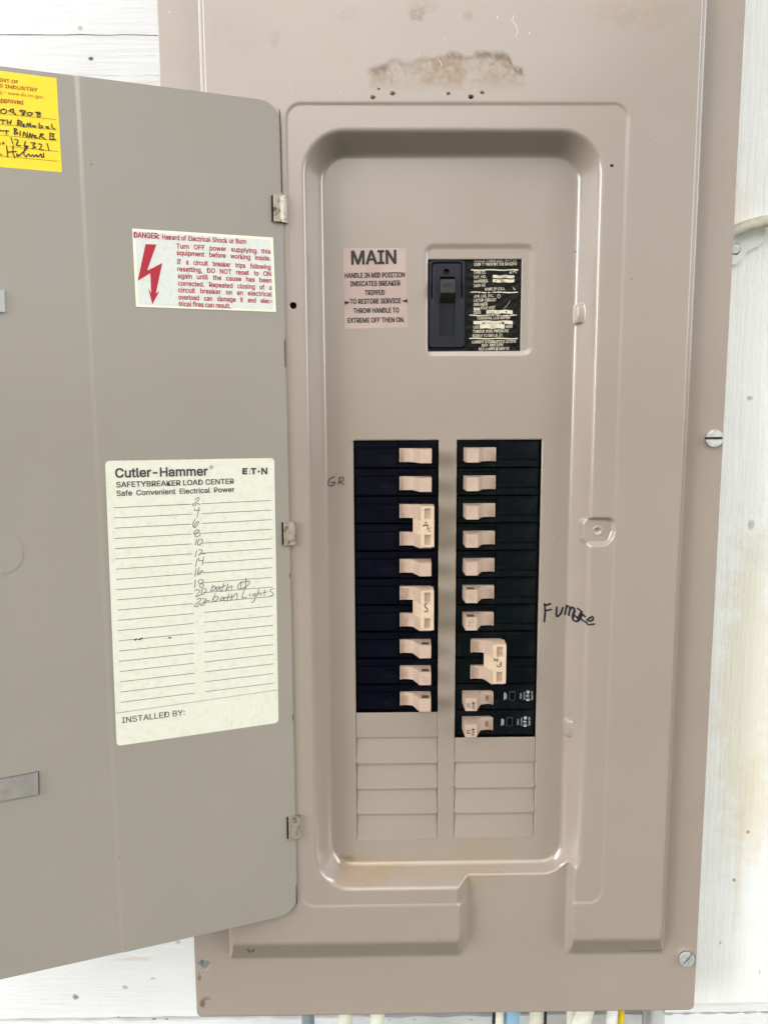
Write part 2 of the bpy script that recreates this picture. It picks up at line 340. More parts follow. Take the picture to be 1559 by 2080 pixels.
def wall_paint(name, stretch, warm):
    n = N(name); base = (0.76, 0.765, 0.775) if not warm else (0.85, 0.86, 0.845)
    c = n.mix(n.step(n.noise(9, 4, 0.6), 0.35, 0.75), base, tuple(v*0.93 for v in base))
    s = n.math('LESS_THAN', n.voro(34).outputs['Distance'], 0.04); s = n.math('MULTIPLY', s, n.step(n.noise(22, 2, off=(5, 5, 5)), 0.58, 0.66))
    c = n.mix(n.math('MULTIPLY', s, 0.7), c, (0.22, 0.17, 0.12))
    ln = n.step(n.noise(300, 3, 0.6, stretch=stretch), 0.66, 0.80); c = n.mix(n.math('MULTIPLY', ln, 0.15), c, (0.42, 0.39, 0.36))
    if warm:
        for (px, py, rx, rz, amt, col) in ((1515, 1400, 0.030, 0.16, 0.55, (0.72, 0.66, 0.50)), (1528, 1640, 0.02, 0.05, 0.45, (0.72, 0.62, 0.46)), (1500, 1750, 0.004, 0.07, 0.3, (0.66, 0.55, 0.40)),
                                           (1518, 1690, 0.002, 0.0024, 0.8, (0.35, 0.16, 0.06)), (1490, 1788, 0.0017, 0.002, 0.8, (0.33, 0.17, 0.07)), (1503, 440, 0.010, 0.026, 0.3, (0.78, 0.66, 0.52)), (1462, 1916, 0.0014, 0.002, 0.6, (0.3, 0.24, 0.12)), (1542, 1975, 0.0012, 0.004, 0.6, (0.4, 0.27, 0.15)),
                                           (1545, 1120, 0.016, 0.02, 0.4, (0.66, 0.64, 0.52)), (1525, 1065, 0.003, 0.004, 0.6, (0.4, 0.36, 0.3)), (1522, 808, 0.0025, 0.002, 0.8, (0.5, 0.4, 0.26))):
            X, Z = at(px, py, -34)
            b = n.blob(X/1000, Z/1000, rx, rz, 0.6, 0.8, 70, off=(px*0.01, 0, py*0.01)); c = n.mix(n.math('MULTIPLY', b, amt), c, col)
    else:
        for (px, py, rx, rz, amt, col) in ((152, 2028, 0.0035, 0.003, 0.95, (0.30, 0.20, 0.13)), (253, 2008, 0.003, 0.002, 0.7, (0.35, 0.32, 0.28)), (310, 1990, 0.003, 0.0015, 0.7, (0.4, 0.38, 0.36)), (183, 117, 0.0022, 0.002, 0.95, (0.08, 0.08, 0.09)),
                                           (361, 1916, 0.003, 0.003, 0.7, (0.5, 0.36, 0.25)), (275, 1950, 0.02, 0.002, 0.5, (0.62, 0.5, 0.38)), (290, 168, 0.035, 0.0016, 0.5, (0.72, 0.55, 0.42)), (162, 55, 0.003, 0.002, 0.8, (0.4, 0.38, 0.36))):
            X, Z = at(px, py, -84)
            b = n.blob(X/1000, Z/1000, rx, rz, 0.6, 0.6, 200, off=(px*0.01, 0, py*0.01)); c = n.mix(n.math('MULTIPLY', b, amt), c, col)
    hgt = n.math('ADD', n.math('MULTIPLY', n.noise(200, 4, 0.6, stretch=stretch), 1.0), n.math('ADD', n.math('MULTIPLY', n.noise(420, 2), 0.35), n.math('MULTIPLY', n.noise(40, 3), 0.8)))
    n.bump(hgt, 0.36, 0.0018); return n.set(c, 0.5, 0, 0.35)
M_WALLH, M_WALLV = wall_paint('white_boards', (0.10, 1, 1.6), False), wall_paint('white_upright', (1.6, 1, 0.10), True)
M_DIRT = simple('dirt', (0.05, 0.035, 0.025), 0.9, var=0.5, vs=300)
M_CRACK = simple('crack_dark', (0.03, 0.025, 0.02), 0.9, var=0.4, vs=200)
M_RUSTDROP = simple('drop_brown', (0.14, 0.075, 0.04), 0.3, var=0.4, vs=400)
M_DROPDK = simple('drop_dark', (0.012, 0.008, 0.006), 0.25)

# ---------------------------------------------------------------- lettering
_glyph = {}
import os
FONT = None
try:
    FONT = bpy.data.fonts.load(os.path.join(bpy.utils.system_resource('DATAFILES'), 'fonts', 'Inter.woff2'))   # ships with Blender
except Exception: FONT = None
def glyph(body, bold):
    k = (body, bold)
    if k in _glyph: return _glyph[k]
    cu = bpy.data.curves.new('letters', 'FONT'); cu.body = body; cu.size = 1
    if FONT: cu.font = FONT
    cu.offset = bold; cu.resolution_u = 3
    o = bpy.data.objects.new('letters', cu); COL.objects.link(o)
    dg = bpy.context.evaluated_depsgraph_get(); me = o.evaluated_get(dg).to_mesh()
    v = np.array([x.co[:2] for x in me.vertices]) if len(me.vertices) else np.zeros((0, 2))
    f = [tuple(p.vertices) for p in me.polygons]
    o.evaluated_get(dg).to_mesh_clear(); bpy.data.objects.remove(o); bpy.data.curves.remove(cu)
    _glyph[k] = (v, f); return v, f
CAPH = glyph('H', 0.0)[0][:, 1].max()
def put_text(mb, body, A, Bp, cap, to3, bold=0.0, mi=1, words=None, up=None):
    """set body along the baseline A->Bp (2-D plane coords, mm) with capital height cap; words = letter width factor for justified lines"""
    A = np.array(A, float); Bp = np.array(Bp, float); W = np.linalg.norm(Bp-A); d = (Bp-A)/W
    u = np.array([-d[1], d[0]]) if up is None else np.array(up, float)
    if bold > 0.019:                                  # heavy type: shifted passes, each a hair above the one below
        k = bold*cap*0.9
        for i, (dx, dy) in enumerate(((-k, -k), (k, -k), (-k, k), (k, k), (0, 0))):
            def t3(a, b, i=i):
                p = to3(a, b); return (p[0], p[1]+0.012*i, p[2])
            put_text(mb, body, A+d*(dx+k)*1.0+u*dy, Bp+d*(dx-k)*1.0+u*dy, cap-k, t3, 0.004, mi, words, up)
        return
    ys = cap/CAPH
    def lay(t, x0, width):
        v, f = glyph(t, bold)
        if not len(v): return
        lo, hi = v[:, 0].min(), v[:, 0].max(); sx = width/(hi-lo)
        q = A+np.outer((v[:, 0]-lo)*sx+x0, d)+np.outer(v[:, 1]*ys, u)
        mb.mesh([to3(*p) for p in q], f, mi)
    if words is None: lay(body, 0, W); return
    ws = body.split(); nat = [np.ptp(glyph(t, bold)[0][:, 0])*ys for t in ws]
    gap = words*cap; k = (W-gap*(len(ws)-1))/sum(nat)
    x = 0
    for t, n_ in zip(ws, nat): lay(t, x, n_*k); x += n_*k+gap
def smooth_line(p, n=5):
    p = np.array(p, float)
    if len(p) < 3: return p
    q = np.vstack([2*p[0]-p[1], p, 2*p[-1]-p[-2]]); o = []
    for i in range(1, len(q)-2):
        for t in np.linspace(0, 1, n, endpoint=False):
            o.append(0.5*((2*q[i])+(-q[i-1]+q[i+1])*t+(2*q[i-1]-5*q[i]+4*q[i+1]-q[i+2])*t*t+(-q[i-1]+3*q[i]-3*q[i+1]+q[i+2])*t**3))
    o.append(p[-1]); return np.array(o)
def stroke(mb, pts2, wd, to3, mi=1):                  # pts2 in plane coords, ribbon with round ends
    p = smooth_line(pts2); n = len(p); L, R = [], []
    for i in range(n):
        d = p[min(i+1, n-1)]-p[max(i-1, 0)]; d = d/(np.linalg.norm(d)+1e-9); q = np.array([-d[1], d[0]])*wd/2*(0.85+0.3*random.random())
        L.append(p[i]+q); R.append(p[i]-q)
    v = [to3(*x) for x in L+R]
    mb.mesh(v, [(i, i+1, n+i+1, n+i) for i in range(n-1)], mi)
    for e in (p[0], p[-1]):
        c = [to3(*(e+wd*0.47*np.array([math.cos(a), math.sin(a)]))) for a in np.linspace(0, 2*math.pi, 9)[:-1]]
        mb.mesh(c, [tuple(range(8))], mi)
def rule(mb, A, Bp, wd, to3, mi=1):
    A = np.array(A, float); Bp = np.array(Bp, float); d = (Bp-A)/np.linalg.norm(Bp-A); q = np.array([-d[1], d[0]])*wd/2
    mb.mesh([to3(*(A+q)), to3(*(A-q)), to3(*(Bp-q)), to3(*(Bp+q))], [(0, 1, 2, 3)], mi)
def rrect(x0, x1, z0, z1, r, n=6):
    o = []
    for cx, cz, a0 in ((x1-r, z1-r, 0), (x0+r, z1-r, 90), (x0+r, z0+r, 180), (x1-r, z0+r, 270)):
        for k in range(n+1):
            a = math.radians(a0+90*k/n); o.append((cx+r*math.cos(a), cz+r*math.sin(a)))
    return o

# ---------------------------------------------------------------- wall (board wall with an upright board and sills)
WH = -85.0; UH = -34.0
wall = empty('board_wall', (180, WH, -60), 'white painted rough board wall behind the grey panel', 'wall')
WO = (180, WH, -60)
def board(x0, x1, z0, z1, h0, h1, mat, amp=0.5, horiz=True, bev=1.2):
    mb = MB(); n = 60; rnd = random.Random(int(x0*7+z0*13)); pts = []
    def wob(k): return amp*(math.sin(k*1.7+z0)+0.6*math.sin(k*4.1+x0)+rnd.uniform(-0.5, 0.5))*0.5
    if horiz:
        top = [(x0+(x1-x0)*i/n, z1+wob(i)) for i in range(n+1)]; bot = [(x0+(x1-x0)*i/n, z0+wob(i+9)) for i in range(n+1)]
        prof = bot+top[::-1]
    else:
        rt = [(x1+wob(i), z0+(z1-z0)*i/n) for i in range(n+1)]; lf = [(x0+wob(i+7), z0+(z1-z0)*i/n) for i in range(n+1)]
        prof = rt+lf[::-1]
    mb.prism(prof, h0, h1, 0, plane='xz')
    return build('board', mb, mat, wall, (0, 0, 0), smooth=30)
# meshes of the wall are kept in world millimetres so the paint masks line up: children offset by the parent's place
def zt(px, py, h=WH): return at(px, py, h)[1]
zs = [zt(150, 2069)-0.0, zt(150, 1943), zt(150, 1943)+118, zt(150, 1943)+236, zt(150, 1943)+354, zt(150, 1943)+472, zt(120, 152), zt(160, 70), zt(160, 70)+118, zt(160, 70)+240]
print('board seams', [round(z) for z in zs])
parts = []
for i in range(len(zs)-1):
    parts.append(board(-330, 330, zs[i]+0.22, zs[i+1]-0.22, WH-18, WH+random.uniform(-0.6, 0.6), M_WALLH, 0.5))
parts.append(board(-330, 357.5, zs[0]-70, zs[0]-2.2, WH-18, WH+1.5, M_WALLH, 1.3))
parts.append(board(358, 620, zt(1480, 2037, UH), zs[-1], WH-12, UH, M_WALLV, 0.6, horiz=False))
parts.append(board(358, 620, zt(1480, 2056, UH-3), zt(1480, 2037, UH)-0.8, WH-12, UH-3, M_WALLH, 0.5))
parts.append(board(358.5, 620, zs[0]-70, zt(1480, 2056, UH-3)-2.4, WH-18, UH-4, M_WALLH, 1.3))
bf = MB(); bf.box(-329, 329, WH-17, WH-0.95, zs[0]+3, zs[-1]-3); parts.append(build('paint_filled_joint', bf, M_WALLH, wall))
bk = MB(); bk.box(-335, 630, WH-30, WH-18.5, zs[0]-80, zs[-1]+5)
parts.append(build('backing', bk, M_CRACK, wall))
dl = MB()
for (px, py, r) in ((312, 2072, 1.6), (338, 2072, 1.3), (240, 2068, 1.0), (956, 2073, 1.6), (842, 2072, 1.5), (700, 2073, 1.6), (790, 2073, 1.4), (1420, 2064, 1.3), (1460, 2062, 1.2), (1500, 2061, 1.2)):
    X, Z = at(px, py, WH+2); t = bmesh.new(); bmesh.ops.create_icosphere(t, subdivisions=2, radius=1)
    ph = random.random()*6
    r *= 0.6; dl.merge(t, 0, lambda c: (X+c.x*r*1.7*(1+0.3*math.sin(5*c.z+ph)), WH+1.2+c.y*r*0.6, Z+c.z*r*0.42*(1+0.3*math.sin(7*c.x+ph))))
parts.append(build('dirt', dl, M_DIRT, wall))
for p in parts: p.location = -Vector(B(WO))

# ---------------------------------------------------------------- electrical panel
panel = empty('electrical_panel', PAN, 'beige grey steel breaker panel with its door swung open to the left', 'electrical panel')
CW, CTOP = 364.6, 762.0
FLOOR = -8.5
SLX = (118.0, 175.7); SRX = (187.8, 245.4); STOP, PITCH = 419.3, 19.1
SBOT = STOP-15*PITCH
MBX, MBZ = (168.2, 229.9), (478.2, 537.5)
def ramp(d, wd, r=0.32):
    t = np.clip(d/wd, 0, 1); k = 2*r*(1-r)
    return np.where(t < r, t*t/k, np.where(t > 1-r, 1-(1-t)**2/k, (t-r/2)/(1-r)))
def sd_rr(X, Z, x0, x1, z0, z1, r):
    qx = np.abs(X-(x0+x1)/2)-(x1-x0)/2+r; qz = np.abs(Z-(z0+z1)/2)-(z1-z0)/2+r
    return np.minimum(np.maximum(qx, qz), 0)+np.hypot(np.maximum(qx, 0), np.maximum(qz, 0))-r
def smin(a, b, k):
    h = np.clip(0.5+0.5*(b-a)/k, 0, 1); return b*(1-h)+a*h-k*h*(1-h)
PADC = at(1213, 1079, 6.0)
T1, T2 = at(1187, 636, 1.0), at(1165, 1486, 1.0)
def height(X, Z):
    P = np.minimum(np.minimum(ramp(X-25.2, 6.2, 0.28), ramp(340.6-X, 8.4, 0.28)), np.minimum(ramp(Z-44.6, 24, 0.13), ramp(CTOP-44-Z, 20)))
    h = 11.0*P
    S = np.clip((-sd_rr(X, Z, 74.6, 295.6, 87.6, 632.0, 13.5))/5.0, 0, 1)**2.2; h = h-2.4*S*P
    Nn = np.minimum(np.minimum(ramp(X-188.0, 10.0), ramp(272.6-X, 4.6)), ramp(125-Z, 10.0)); h = h*(1-Nn)
    S2 = ramp(-sd_rr(X, Z, 87.2, 277.8, 102.0, 614.0, 28), 13.6, 0.3)
    pan = 9.1-17.6*S2
    h = smin(h, pan, 1.2)
    # latch pad pressed into the right slope
    px, pz = X-PADC[0], Z-PADC[1]
    pd = sd_rr(px, pz, -9.0, 9.0-np.clip(-pz, 0, 8)*0.3, -7.5, 7.5, 3.0); w_ = ramp(-pd+2.4, 2.6)
    lvl = 5.6-0.9*np.exp(-((np.hypot(px, pz)-0.0)/2.0)**4)+0.5*np.exp(-((np.hypot(px, pz)-2.7)/0.5)**2)
    h = h*(1-w_)+lvl*w_
    # pressed catches on the right slope
    for (cx, cz), up in ((T1, 3.4), (T2, 3.2)):
        q = sd_rr(X-cx, Z-cz, -4.8, 5.2, -6.4, 6.4, 1.2); k = ramp(-q, 0.9)
        tab = FLOOR+ (6.3 + 0.45*(X-cx) + 1.1*np.cos((Z-cz)/6.4*1.4))
        h = np.where(k > 0, np.maximum(h, h*(1-k)+np.maximum(h, tab)*k), h)
    # shallow press round the main breaker
    h = h-1.15*ramp(-sd_rr(X, Z, 165.2, 238.6, 474.6, 547.8, 6.5), 4.2)*(S2 > 0.99)
    # shallow embossed ring marks beside the right column
    for r in range(15):
        cz = STOP-PITCH*(r+0.5); rr = np.hypot(X-254.5, Z-cz); h = h+0.22*np.exp(-((rr-1.9)/0.55)**2)
    # slight unevenness of pressed sheet steel
    h = h+0.16*np.sin(X/61.0+0.7)*np.sin(Z/83.0+0.3)+0.05*np.sin(X/17.0+Z/29.0)
    return h
def lines(lo, hi, fine, f=0.5, c=1.6, must=()):
    out_ = [lo]
    while out_[-1] < hi:
        x = out_[-1]; d = min([0 if a <= x <= b else min(abs(x-a), abs(x-b)) for a, b in fine])
        out_.append(x+min(c, f+d*0.12))
    out_[-1] = hi; out_ = np.array(out_)
    for m in must:
        i = np.argmin(np.abs(out_-m)); out_[i] = m
    return np.unique(out_)
gx = lines(0, CW, [(0, 1.2), (24.5, 32), (74, 102), (164, 171), (186, 201), (226, 240), (252, 297), (331, 342)], must=(*SLX, *SRX, *MBX))
gz = lines(0, CTOP, [(0, 1.2), (36, 47), (67, 70), (86, 128), (T2[1]-9, T2[1]+9), (PADC[1]-11, PADC[1]+11), (473, 486), (535, 549), (T1[1]-9, T1[1]+9), (504, 508), (598, 631)], f=0.6, must=(SBOT, STOP, *MBZ))
GX, GZ = np.meshgrid(gx, gz, indexing='ij')
# knock the free corners of the flange round, snap hole outlines to true circles
HOLES = [(*at(414, 1961, 0), 4.4), (*at(595, 620, 9.5), 2.15)]
for cx, cz, r in HOLES:
    d = np.hypot(GX-cx, GZ-cz); k = (np.abs(d-r) < 0.42)
    GX[k] = (cx+(GX-cx)*r/np.maximum(d, 1e-6))[k]; GZ[k] = (cz+(GZ-cz)*r/np.maximum(d, 1e-6))[k]
k = (np.abs(sd_rr(GX, GZ, *MBX, *MBZ, 2.2)) < 0.01)
for cx, cz, sx, sz in ((0, 0, 1, 1), (CW, 0, -1, 1), (0, CTOP, 1, -1), (CW, CTOP, -1, -1)):
    r = 4.0; ix = cx+sx*r; iz = cz+sz*r; a = (ix-GX)*sx; b = (iz-GZ)*sz; d = np.hypot(a, b)
    m = (a > 0) & (b > 0); mxab = np.maximum(a, b); f_ = np.where(d > 0, mxab/np.maximum(d, 1e-6), 1)
    GX = np.where(m, ix-(ix-GX)*f_, GX); GZ = np.where(m, iz-(iz-GZ)*f_, GZ)
GH = height(GX, GZ)
nx, nz = len(gx), len(gz)
CX = (GX[:-1, :-1]+GX[1:, 1:])/2; CZ = (GZ[:-1, :-1]+GZ[1:, 1:])/2
keep = np.ones_like(CX, bool)
for sx in (SLX, SRX): keep &= ~((CX > sx[0]) & (CX < sx[1]) & (CZ > SBOT) & (CZ < STOP))
keep &= ~((CX > MBX[0]) & (CX < MBX[1]) & (CZ > MBZ[0]) & (CZ < MBZ[1]))
for cx, cz, r in HOLES: keep &= np.hypot(CX-cx, CZ-cz) > r*0.985
vid = np.arange(nx*nz).reshape(nx, nz)
q = np.stack([vid[:-1, :-1], vid[1:, :-1], vid[1:, 1:], vid[:-1, 1:]], -1)[keep]
V = np.stack([GX.ravel(), GH.ravel(), GZ.ravel()], -1)
e = np.concatenate([q[:, [0, 1]], q[:, [1, 2]], q[:, [2, 3]], q[:, [3, 0]]]); es = np.sort(e, 1); key = es[:, 0]*len(V)+es[:, 1]
uq, inv, cnt = np.unique(key, return_inverse=True, return_counts=True); be = e[cnt[inv] == 1]
bv = np.unique(be); mp = -np.ones(len(V), int); mp[bv] = len(V)+np.arange(len(bv)); low = V[bv].copy(); low[:, 1] -= 1.4
q2 = np.stack([be[:, 1], be[:, 0], mp[be[:, 0]], mp[be[:, 1]]], -1)
V = np.concatenate([V, low]); Q = np.concatenate([q, q2])
used = np.unique(Q); rem = -np.ones(len(V), int); rem[used] = np.arange(len(used)); V = V[used]; Q = rem[Q]
me = bpy.data.meshes.new('cover'); me.vertices.add(len(V)); me.loops.add(len(Q)*4); me.polygons.add(len(Q))
co = np.stack([(V[:, 0]-OX)/1000, -V[:, 1]/1000, V[:, 2]/1000], -1)
me.vertices.foreach_set('co', co.ravel()); me.loops.foreach_set('vertex_index', Q.ravel())
me.polygons.foreach_set('loop_start', np.arange(len(Q))*4); me.polygons.foreach_set('loop_total', np.full(len(Q), 4))
me.update(); me.validate()
sm = np.ones(len(me.polygons), bool); sm[len(q):] = False; me.polygons.foreach_set('use_smooth', sm); me.materials.append(M_PAINT)
cover = link('cover', me, panel); print('cover quads', len(Q))
def on_cover(px, py):                                  # first hit of the pixel's ray with the pressed sheet
    d = ray(px, py)
    for h in np.arange(13, -14, -0.15):
        t = (h-CAM[2])/d[2]; P = CAM+t*d
        if height(np.array([P[0]]), np.array([P[1]]))[0] >= h: return P[0], P[1]
    return P[0], P[1]
def cov3(x, z, off=0.18): return (x, float(height(np.array([x]), np.array([z]))[0])+off, z)

# enclosure box behind the cover
mb = MB()
for a in ((8, 10, WH+1, -2.0, 8, CTOP-8), (CW-10, CW-8, WH+1, -2.0, 8, CTOP-8), (10.1, CW-10.1, WH+1, -2.0, 8, 10), (10.1, CW-10.1, WH+1, -2.0, CTOP-10, CTOP-8), (8, CW-8, WH+0.5, WH+0.9, 8, CTOP-8)): mb.box(*a)
build('enclosure', mb, simple('enclosure_grey', (0.22, 0.21, 0.20), 0.5, var=0.1), panel, PAN)

# knockout blanks left in the cover
for sx, r0 in ((SLX, 10), (SRX, 11)):
    for r in range(r0, 15):
        z1 = STOP-PITCH*r; z0 = z1-PITCH; mb = MB(); n = 14
        rows = []
        for k in range(n+1):
            t = (k/n)**1.6; z = z1-0.75-(PITCH-0.8)*t; h = FLOOR-1.25+1.95*t-0.25*math.exp(-t*10)+(0.25*t if r < 14 else 0)
            if r == r0: h = FLOOR+0.15-0.35*math.exp(-t*5)
            rows.append([(sx[0]+0.22, h-0.35, z), (sx[0]+1.0, h, z), (sx[1]-1.0, h, z), (sx[1]-0.22, h-0.3, z)])
        for a, b in zip(rows, rows[1:]):
            for i in range(3): mb.face((a[i], a[i+1], b[i+1], b[i]))
        for i in range(3): mb.face((rows[-1][i], rows[-1][i+1], tuple(np.array(rows[-1][i+1])-(0, 1.4, 0)), tuple(np.array(rows[-1][i])-(0, 1.4, 0))))
        bmesh.ops.remove_doubles(mb.bm, verts=mb.bm.verts[:], dist=0.001)
        # small snap-off ties at the corners
        for x in (sx[0]-0.2, sx[1]+0.2):
            t = bmesh.new(); bmesh.ops.create_icosphere(t, subdivisions=1, radius=1)
            zz = z0+1.5+random.uniform(-0.6, 0.6); mb.merge(t, 0, lambda c: (x+c.x*0.55, FLOOR+c.y*0.35, zz+c.z*(1.0+0.8*random.random())))
        build('knockout_blank', mb, M_PAINT, cover, PAN, smooth=60)
mb = MB(); mb.box(SLX[0]-3, SRX[1]+3, FLOOR-26, FLOOR-25, SBOT-2, STOP+2); build('bus_backplate', mb, M_DARK, panel, PAN)

# main label on the cover
def lab_to(h): return lambda a, b: (a, h, b)
def fl(px, py): return at(px, py, FLOOR+0.3)
def crop(x0, y0, s): return lambda x, y: (x0+x/s, y0+y/s)
cm = crop(600, 450, 2.366)
def PL(x, y): return fl(*cm(x, y))
mb = MB(); c4 = [PL(228, 125), PL(530, 127), PL(540, 508), PL(235, 515)]
H_ = lambda x, z, o: float(height(np.array([x]), np.array([z]))[0])+o
lab = lambda o: (lambda a, b: (a, H_(a, b, o), b))
nn = 12; grid = []
for i in range(nn+1):
    l = np.array(c4[0])*(1-i/nn)+np.array(c4[3])*i/nn; r_ = np.array(c4[1])*(1-i/nn)+np.array(c4[2])*i/nn
    grid.append([lab(0.12)(*(l*(1-j/nn)+r_*j/nn)) for j in range(nn+1)])
for i in range(nn):
    for j in range(nn): mb.face((grid[i][j], grid[i][j+1], grid[i+1][j+1], grid[i+1][j]))
bmesh.ops.remove_doubles(mb.bm, verts=mb.bm.verts[:], dist=0.001)
T3 = lab(0.26)
for body, x0, x1, b0, b1, cap, bold in (('MAIN', 268, 485, 205, 200, 60, 0.035), ('HANDLE IN MID POSITION', 236, 525, 270, 266, 22, 0.03), ('INDICATES BREAKER', 263, 503, 310, 306, 22, 0.03), ('TRIPPED', 333, 428, 353, 351, 22, 0.03),
                                        ('TO RESTORE SERVICE', 262, 505, 395, 391, 22, 0.03), ('THROW HANDLE TO', 277, 497, 439, 436, 22, 0.03), ('EXTREME OFF THEN ON.', 250, 523, 486, 482, 22, 0.03)):
    A, Bq = PL(x0, b0), PL(x1, b1); put_text(mb, body, A, Bq, cap/2.366*0.338, T3, bold)
for tri in ([(236, 380), (236, 400), (262, 388)], [(537, 372), (537, 390), (508, 381)]): mb.mesh([T3(*PL(*p)) for p in tri], [(0, 1, 2)], 1)
build('main_label', mb, [M_MLAB, M_INK], cover, PAN, smooth=0)

# handwriting on the cover
def writing(name, cr, strokes, wd, mat, place, to3, parent, origin):
    mb = MB()
    for s in strokes: stroke(mb, [place(*cr(*p)) for p in s], wd, to3, 0)
    return build(name, mb, mat, parent, origin, smooth=0)
FURN = [[(180, 190), (195, 380), (178, 630)], [(180, 245), (325, 195)], [(195, 370), (345, 335)], [(480, 275), (470, 440), (490, 505), (570, 440), (630, 290)],
        [(720, 235), (700, 330), (680, 450)], [(700, 330), (740, 260), (800, 290), (785, 390), (775, 480)], [(785, 380), (850, 280), (910, 340), (890, 430), (862, 500)],
        [(990, 310), (1080, 390), (1040, 480), (1010, 590), (940, 625), (870, 580), (885, 495), (950, 500), (985, 550)], [(1170, 510), (1110, 460), (1050, 520), (1100, 600), (1200, 640)],
        [(1220, 580), (1330, 510), (1370, 560), (1300, 620), (1220, 590)], [(1200, 640), (1240, 700), (1390, 690)]]
writing('handwritten_word', crop(1090, 1210, 11.99), FURN, 1.28, M_MARK, on_cover, cov3, cover, PAN)
GR = [[(205, 560), (150, 590), (140, 650), (185, 655), (210, 620), (165, 625)], [(265, 570), (245, 635)], [(245, 575), (295, 570), (290, 610), (250, 615), (305, 645)]]
writing('handwritten_letters', crop(640, 860, 5.197), GR, 0.75, M_GRPEN, on_cover, cov3, cover, PAN)
# pale dust fibres on the upper face
M_DUST = simple('dust_pale', (0.8, 0.74, 0.66), 0.8)
mb = MB()
for s in ([(1410, 80), (1405, 110), (1425, 140), (1430, 170), (1420, 190)], [(1490, 165), (1495, 182)], [(1322, 85), (1328, 100)], [(1010, 310), (1025, 330), (1030, 350)], [(905, 285), (912, 290)]):
    mb = MB(); stroke(mb, [on_cover(*crop(500, 0, 2.598)(*p)) for p in s], 0.35, cov3, 0); build('dust_fibre', mb, M_DUST, cover, PAN, smooth=0)
# small crescent punch mark on the lower bevel
mb = MB(); stroke(mb, [on_cover(503, 1928), on_cover(506, 1933), on_cover(511, 1934), on_cover(516, 1929)], 0.9, cov3, 0); build('punch_mark', mb, M_DIRT, cover, PAN, smooth=0)

# dried drops along the upper pressed edge
for px, py, r, mt in ((757, 197, 1.5, M_RUSTDROP), (797, 189, 1.5, M_RUSTDROP), (910, 189, 1.2, M_RUSTDROP), (956, 196, 1.6, M_DROPDK), (979, 187, 1.25, M_RUSTDROP), (1242, 336, 1.1, M_DROPDK), (769, 180, 0.8, M_RUSTDROP)):
    X, Z = on_cover(px, py); mb = MB(); t = bmesh.new(); bmesh.ops.create_icosphere(t, subdivisions=2, radius=1); hh = H_(X, Z, 0)
    mb.merge(t, 0, lambda c: (X+c.x*r*(1.1+0.2*c.z), hh+c.y*r*0.45, Z+c.z*r*(0.85-0.15*c.x)))
    build('dried_drop', mb, mt, cover, PAN, smooth=80)

# slotted screws and the empty screw hole
def screw(px, py, r, ang):
    X, Z = at(px, py, 2.0); mb = MB()
    def disc(rr): return [(rr*math.cos(a), rr*math.sin(a)) for a in np.linspace(0, 2*math.pi, 33)[:-1]]
    ca, sa = math.cos(ang), math.sin(ang); t = MB(); t.prism(disc(r*0.97), 0.15, 1.2, 0, 1, 'xz')
    for sg in (1, -1):
        y0 = r*0.15; a0 = math.asin(y0/r); pr = [(r*math.cos(a), sg*r*math.sin(a)) for a in np.linspace(a0, math.pi-a0, 22)]
        t.prism(pr, 1.0, 3.1, 0.4, 0, 'xz')
    bm_ = t.bm; mb.merge_keep(bm_, lambda c: (X+c.x*ca-c.z*sa, c.y+H_(X, Z, 0), Z+c.x*sa+c.z*ca))
    return build('screw', mb, [M_ZINC, M_DIRT], panel, PAN, smooth=40)  # slot floor given a dark tone so the slot shows
screw(1450, 890, 5.7, 0.0); screw(1394, 1949, 5.3, math.radians(52))
hx_, hz_ = at(414, 1961, 0); mb = MB()
for (r0, r1, h0, h1) in ((4.4, 4.15, 0.05, -1.6), (4.15, 3.9, -1.6, -1.6), (3.9, 3.9, -1.6, -9)):
    n = 28; R0 = [(hx_+r0*math.cos(2*math.pi*i/n), h0, hz_+r0*math.sin(2*math.pi*i/n)) for i in range(n)]; R1 = [(hx_+r1*math.cos(2*math.pi*i/n), h1, hz_+r1*math.sin(2*math.pi*i/n)) for i in range(n)]
    for i in range(n): mb.face((R0[i], R0[(i+1) % n], R1[(i+1) % n], R1[i]))
mb.box(hx_-6, hx_+6, -10, -9.2, hz_-6, hz_+6)
bmesh.ops.remove_doubles(mb.bm, verts=mb.bm.verts[:], dist=0.001)
build('screw_socket', mb, M_ZINC, panel, PAN, smooth=40)
mb = MB(); X, Z = at(595, 620, 5); mb.box(X-4, X+4, 2.5, 3.0, Z-4, Z+4); build('hole_backing', mb, M_DARK, panel, PAN)

# door
DT, DB, DW, DR, AC_ = 628.0, 88.4, 219.0, 13.0, -117.0
mb = MB()
def dtop(u):
    e = 0
    for x in (u, DW-u):
        if x < DR: e = max(e, DR-math.sqrt(max(0, DR*DR-(DR-x)**2)))
    return e
us = sorted(set([0, 0.4, 1, 2, 3, 4.5, 6, 8, 10, 13] + [DW-x for x in (0, 0.4, 1, 2, 3, 4.5, 6, 8, 10, 13)] + list(np.linspace(13, DW-13, 24)) + [117-3, 117-2, 117-1.3, 117-0.7, 117, 117+0.7, 117+1.3, 117+2, 117+3]))
def doff(u): return -0.45*float(ramp(np.array([u-115.5]), 3.0)[0])+0.35*math.sin(u/70)
vs_ = np.linspace(0, 1, 13)
fr = [[door_pt(-u, DB+dtop(u)*1+(DT-DB-2*dtop(u))*t, doff(u)+0.15*math.sin(t*5+u/40)) for t in vs_] for u in us]
bkp = [[door_pt(-u, DB+dtop(u)+(DT-DB-2*dtop(u))*t, doff(u)-1.3) for t in vs_] for u in us]
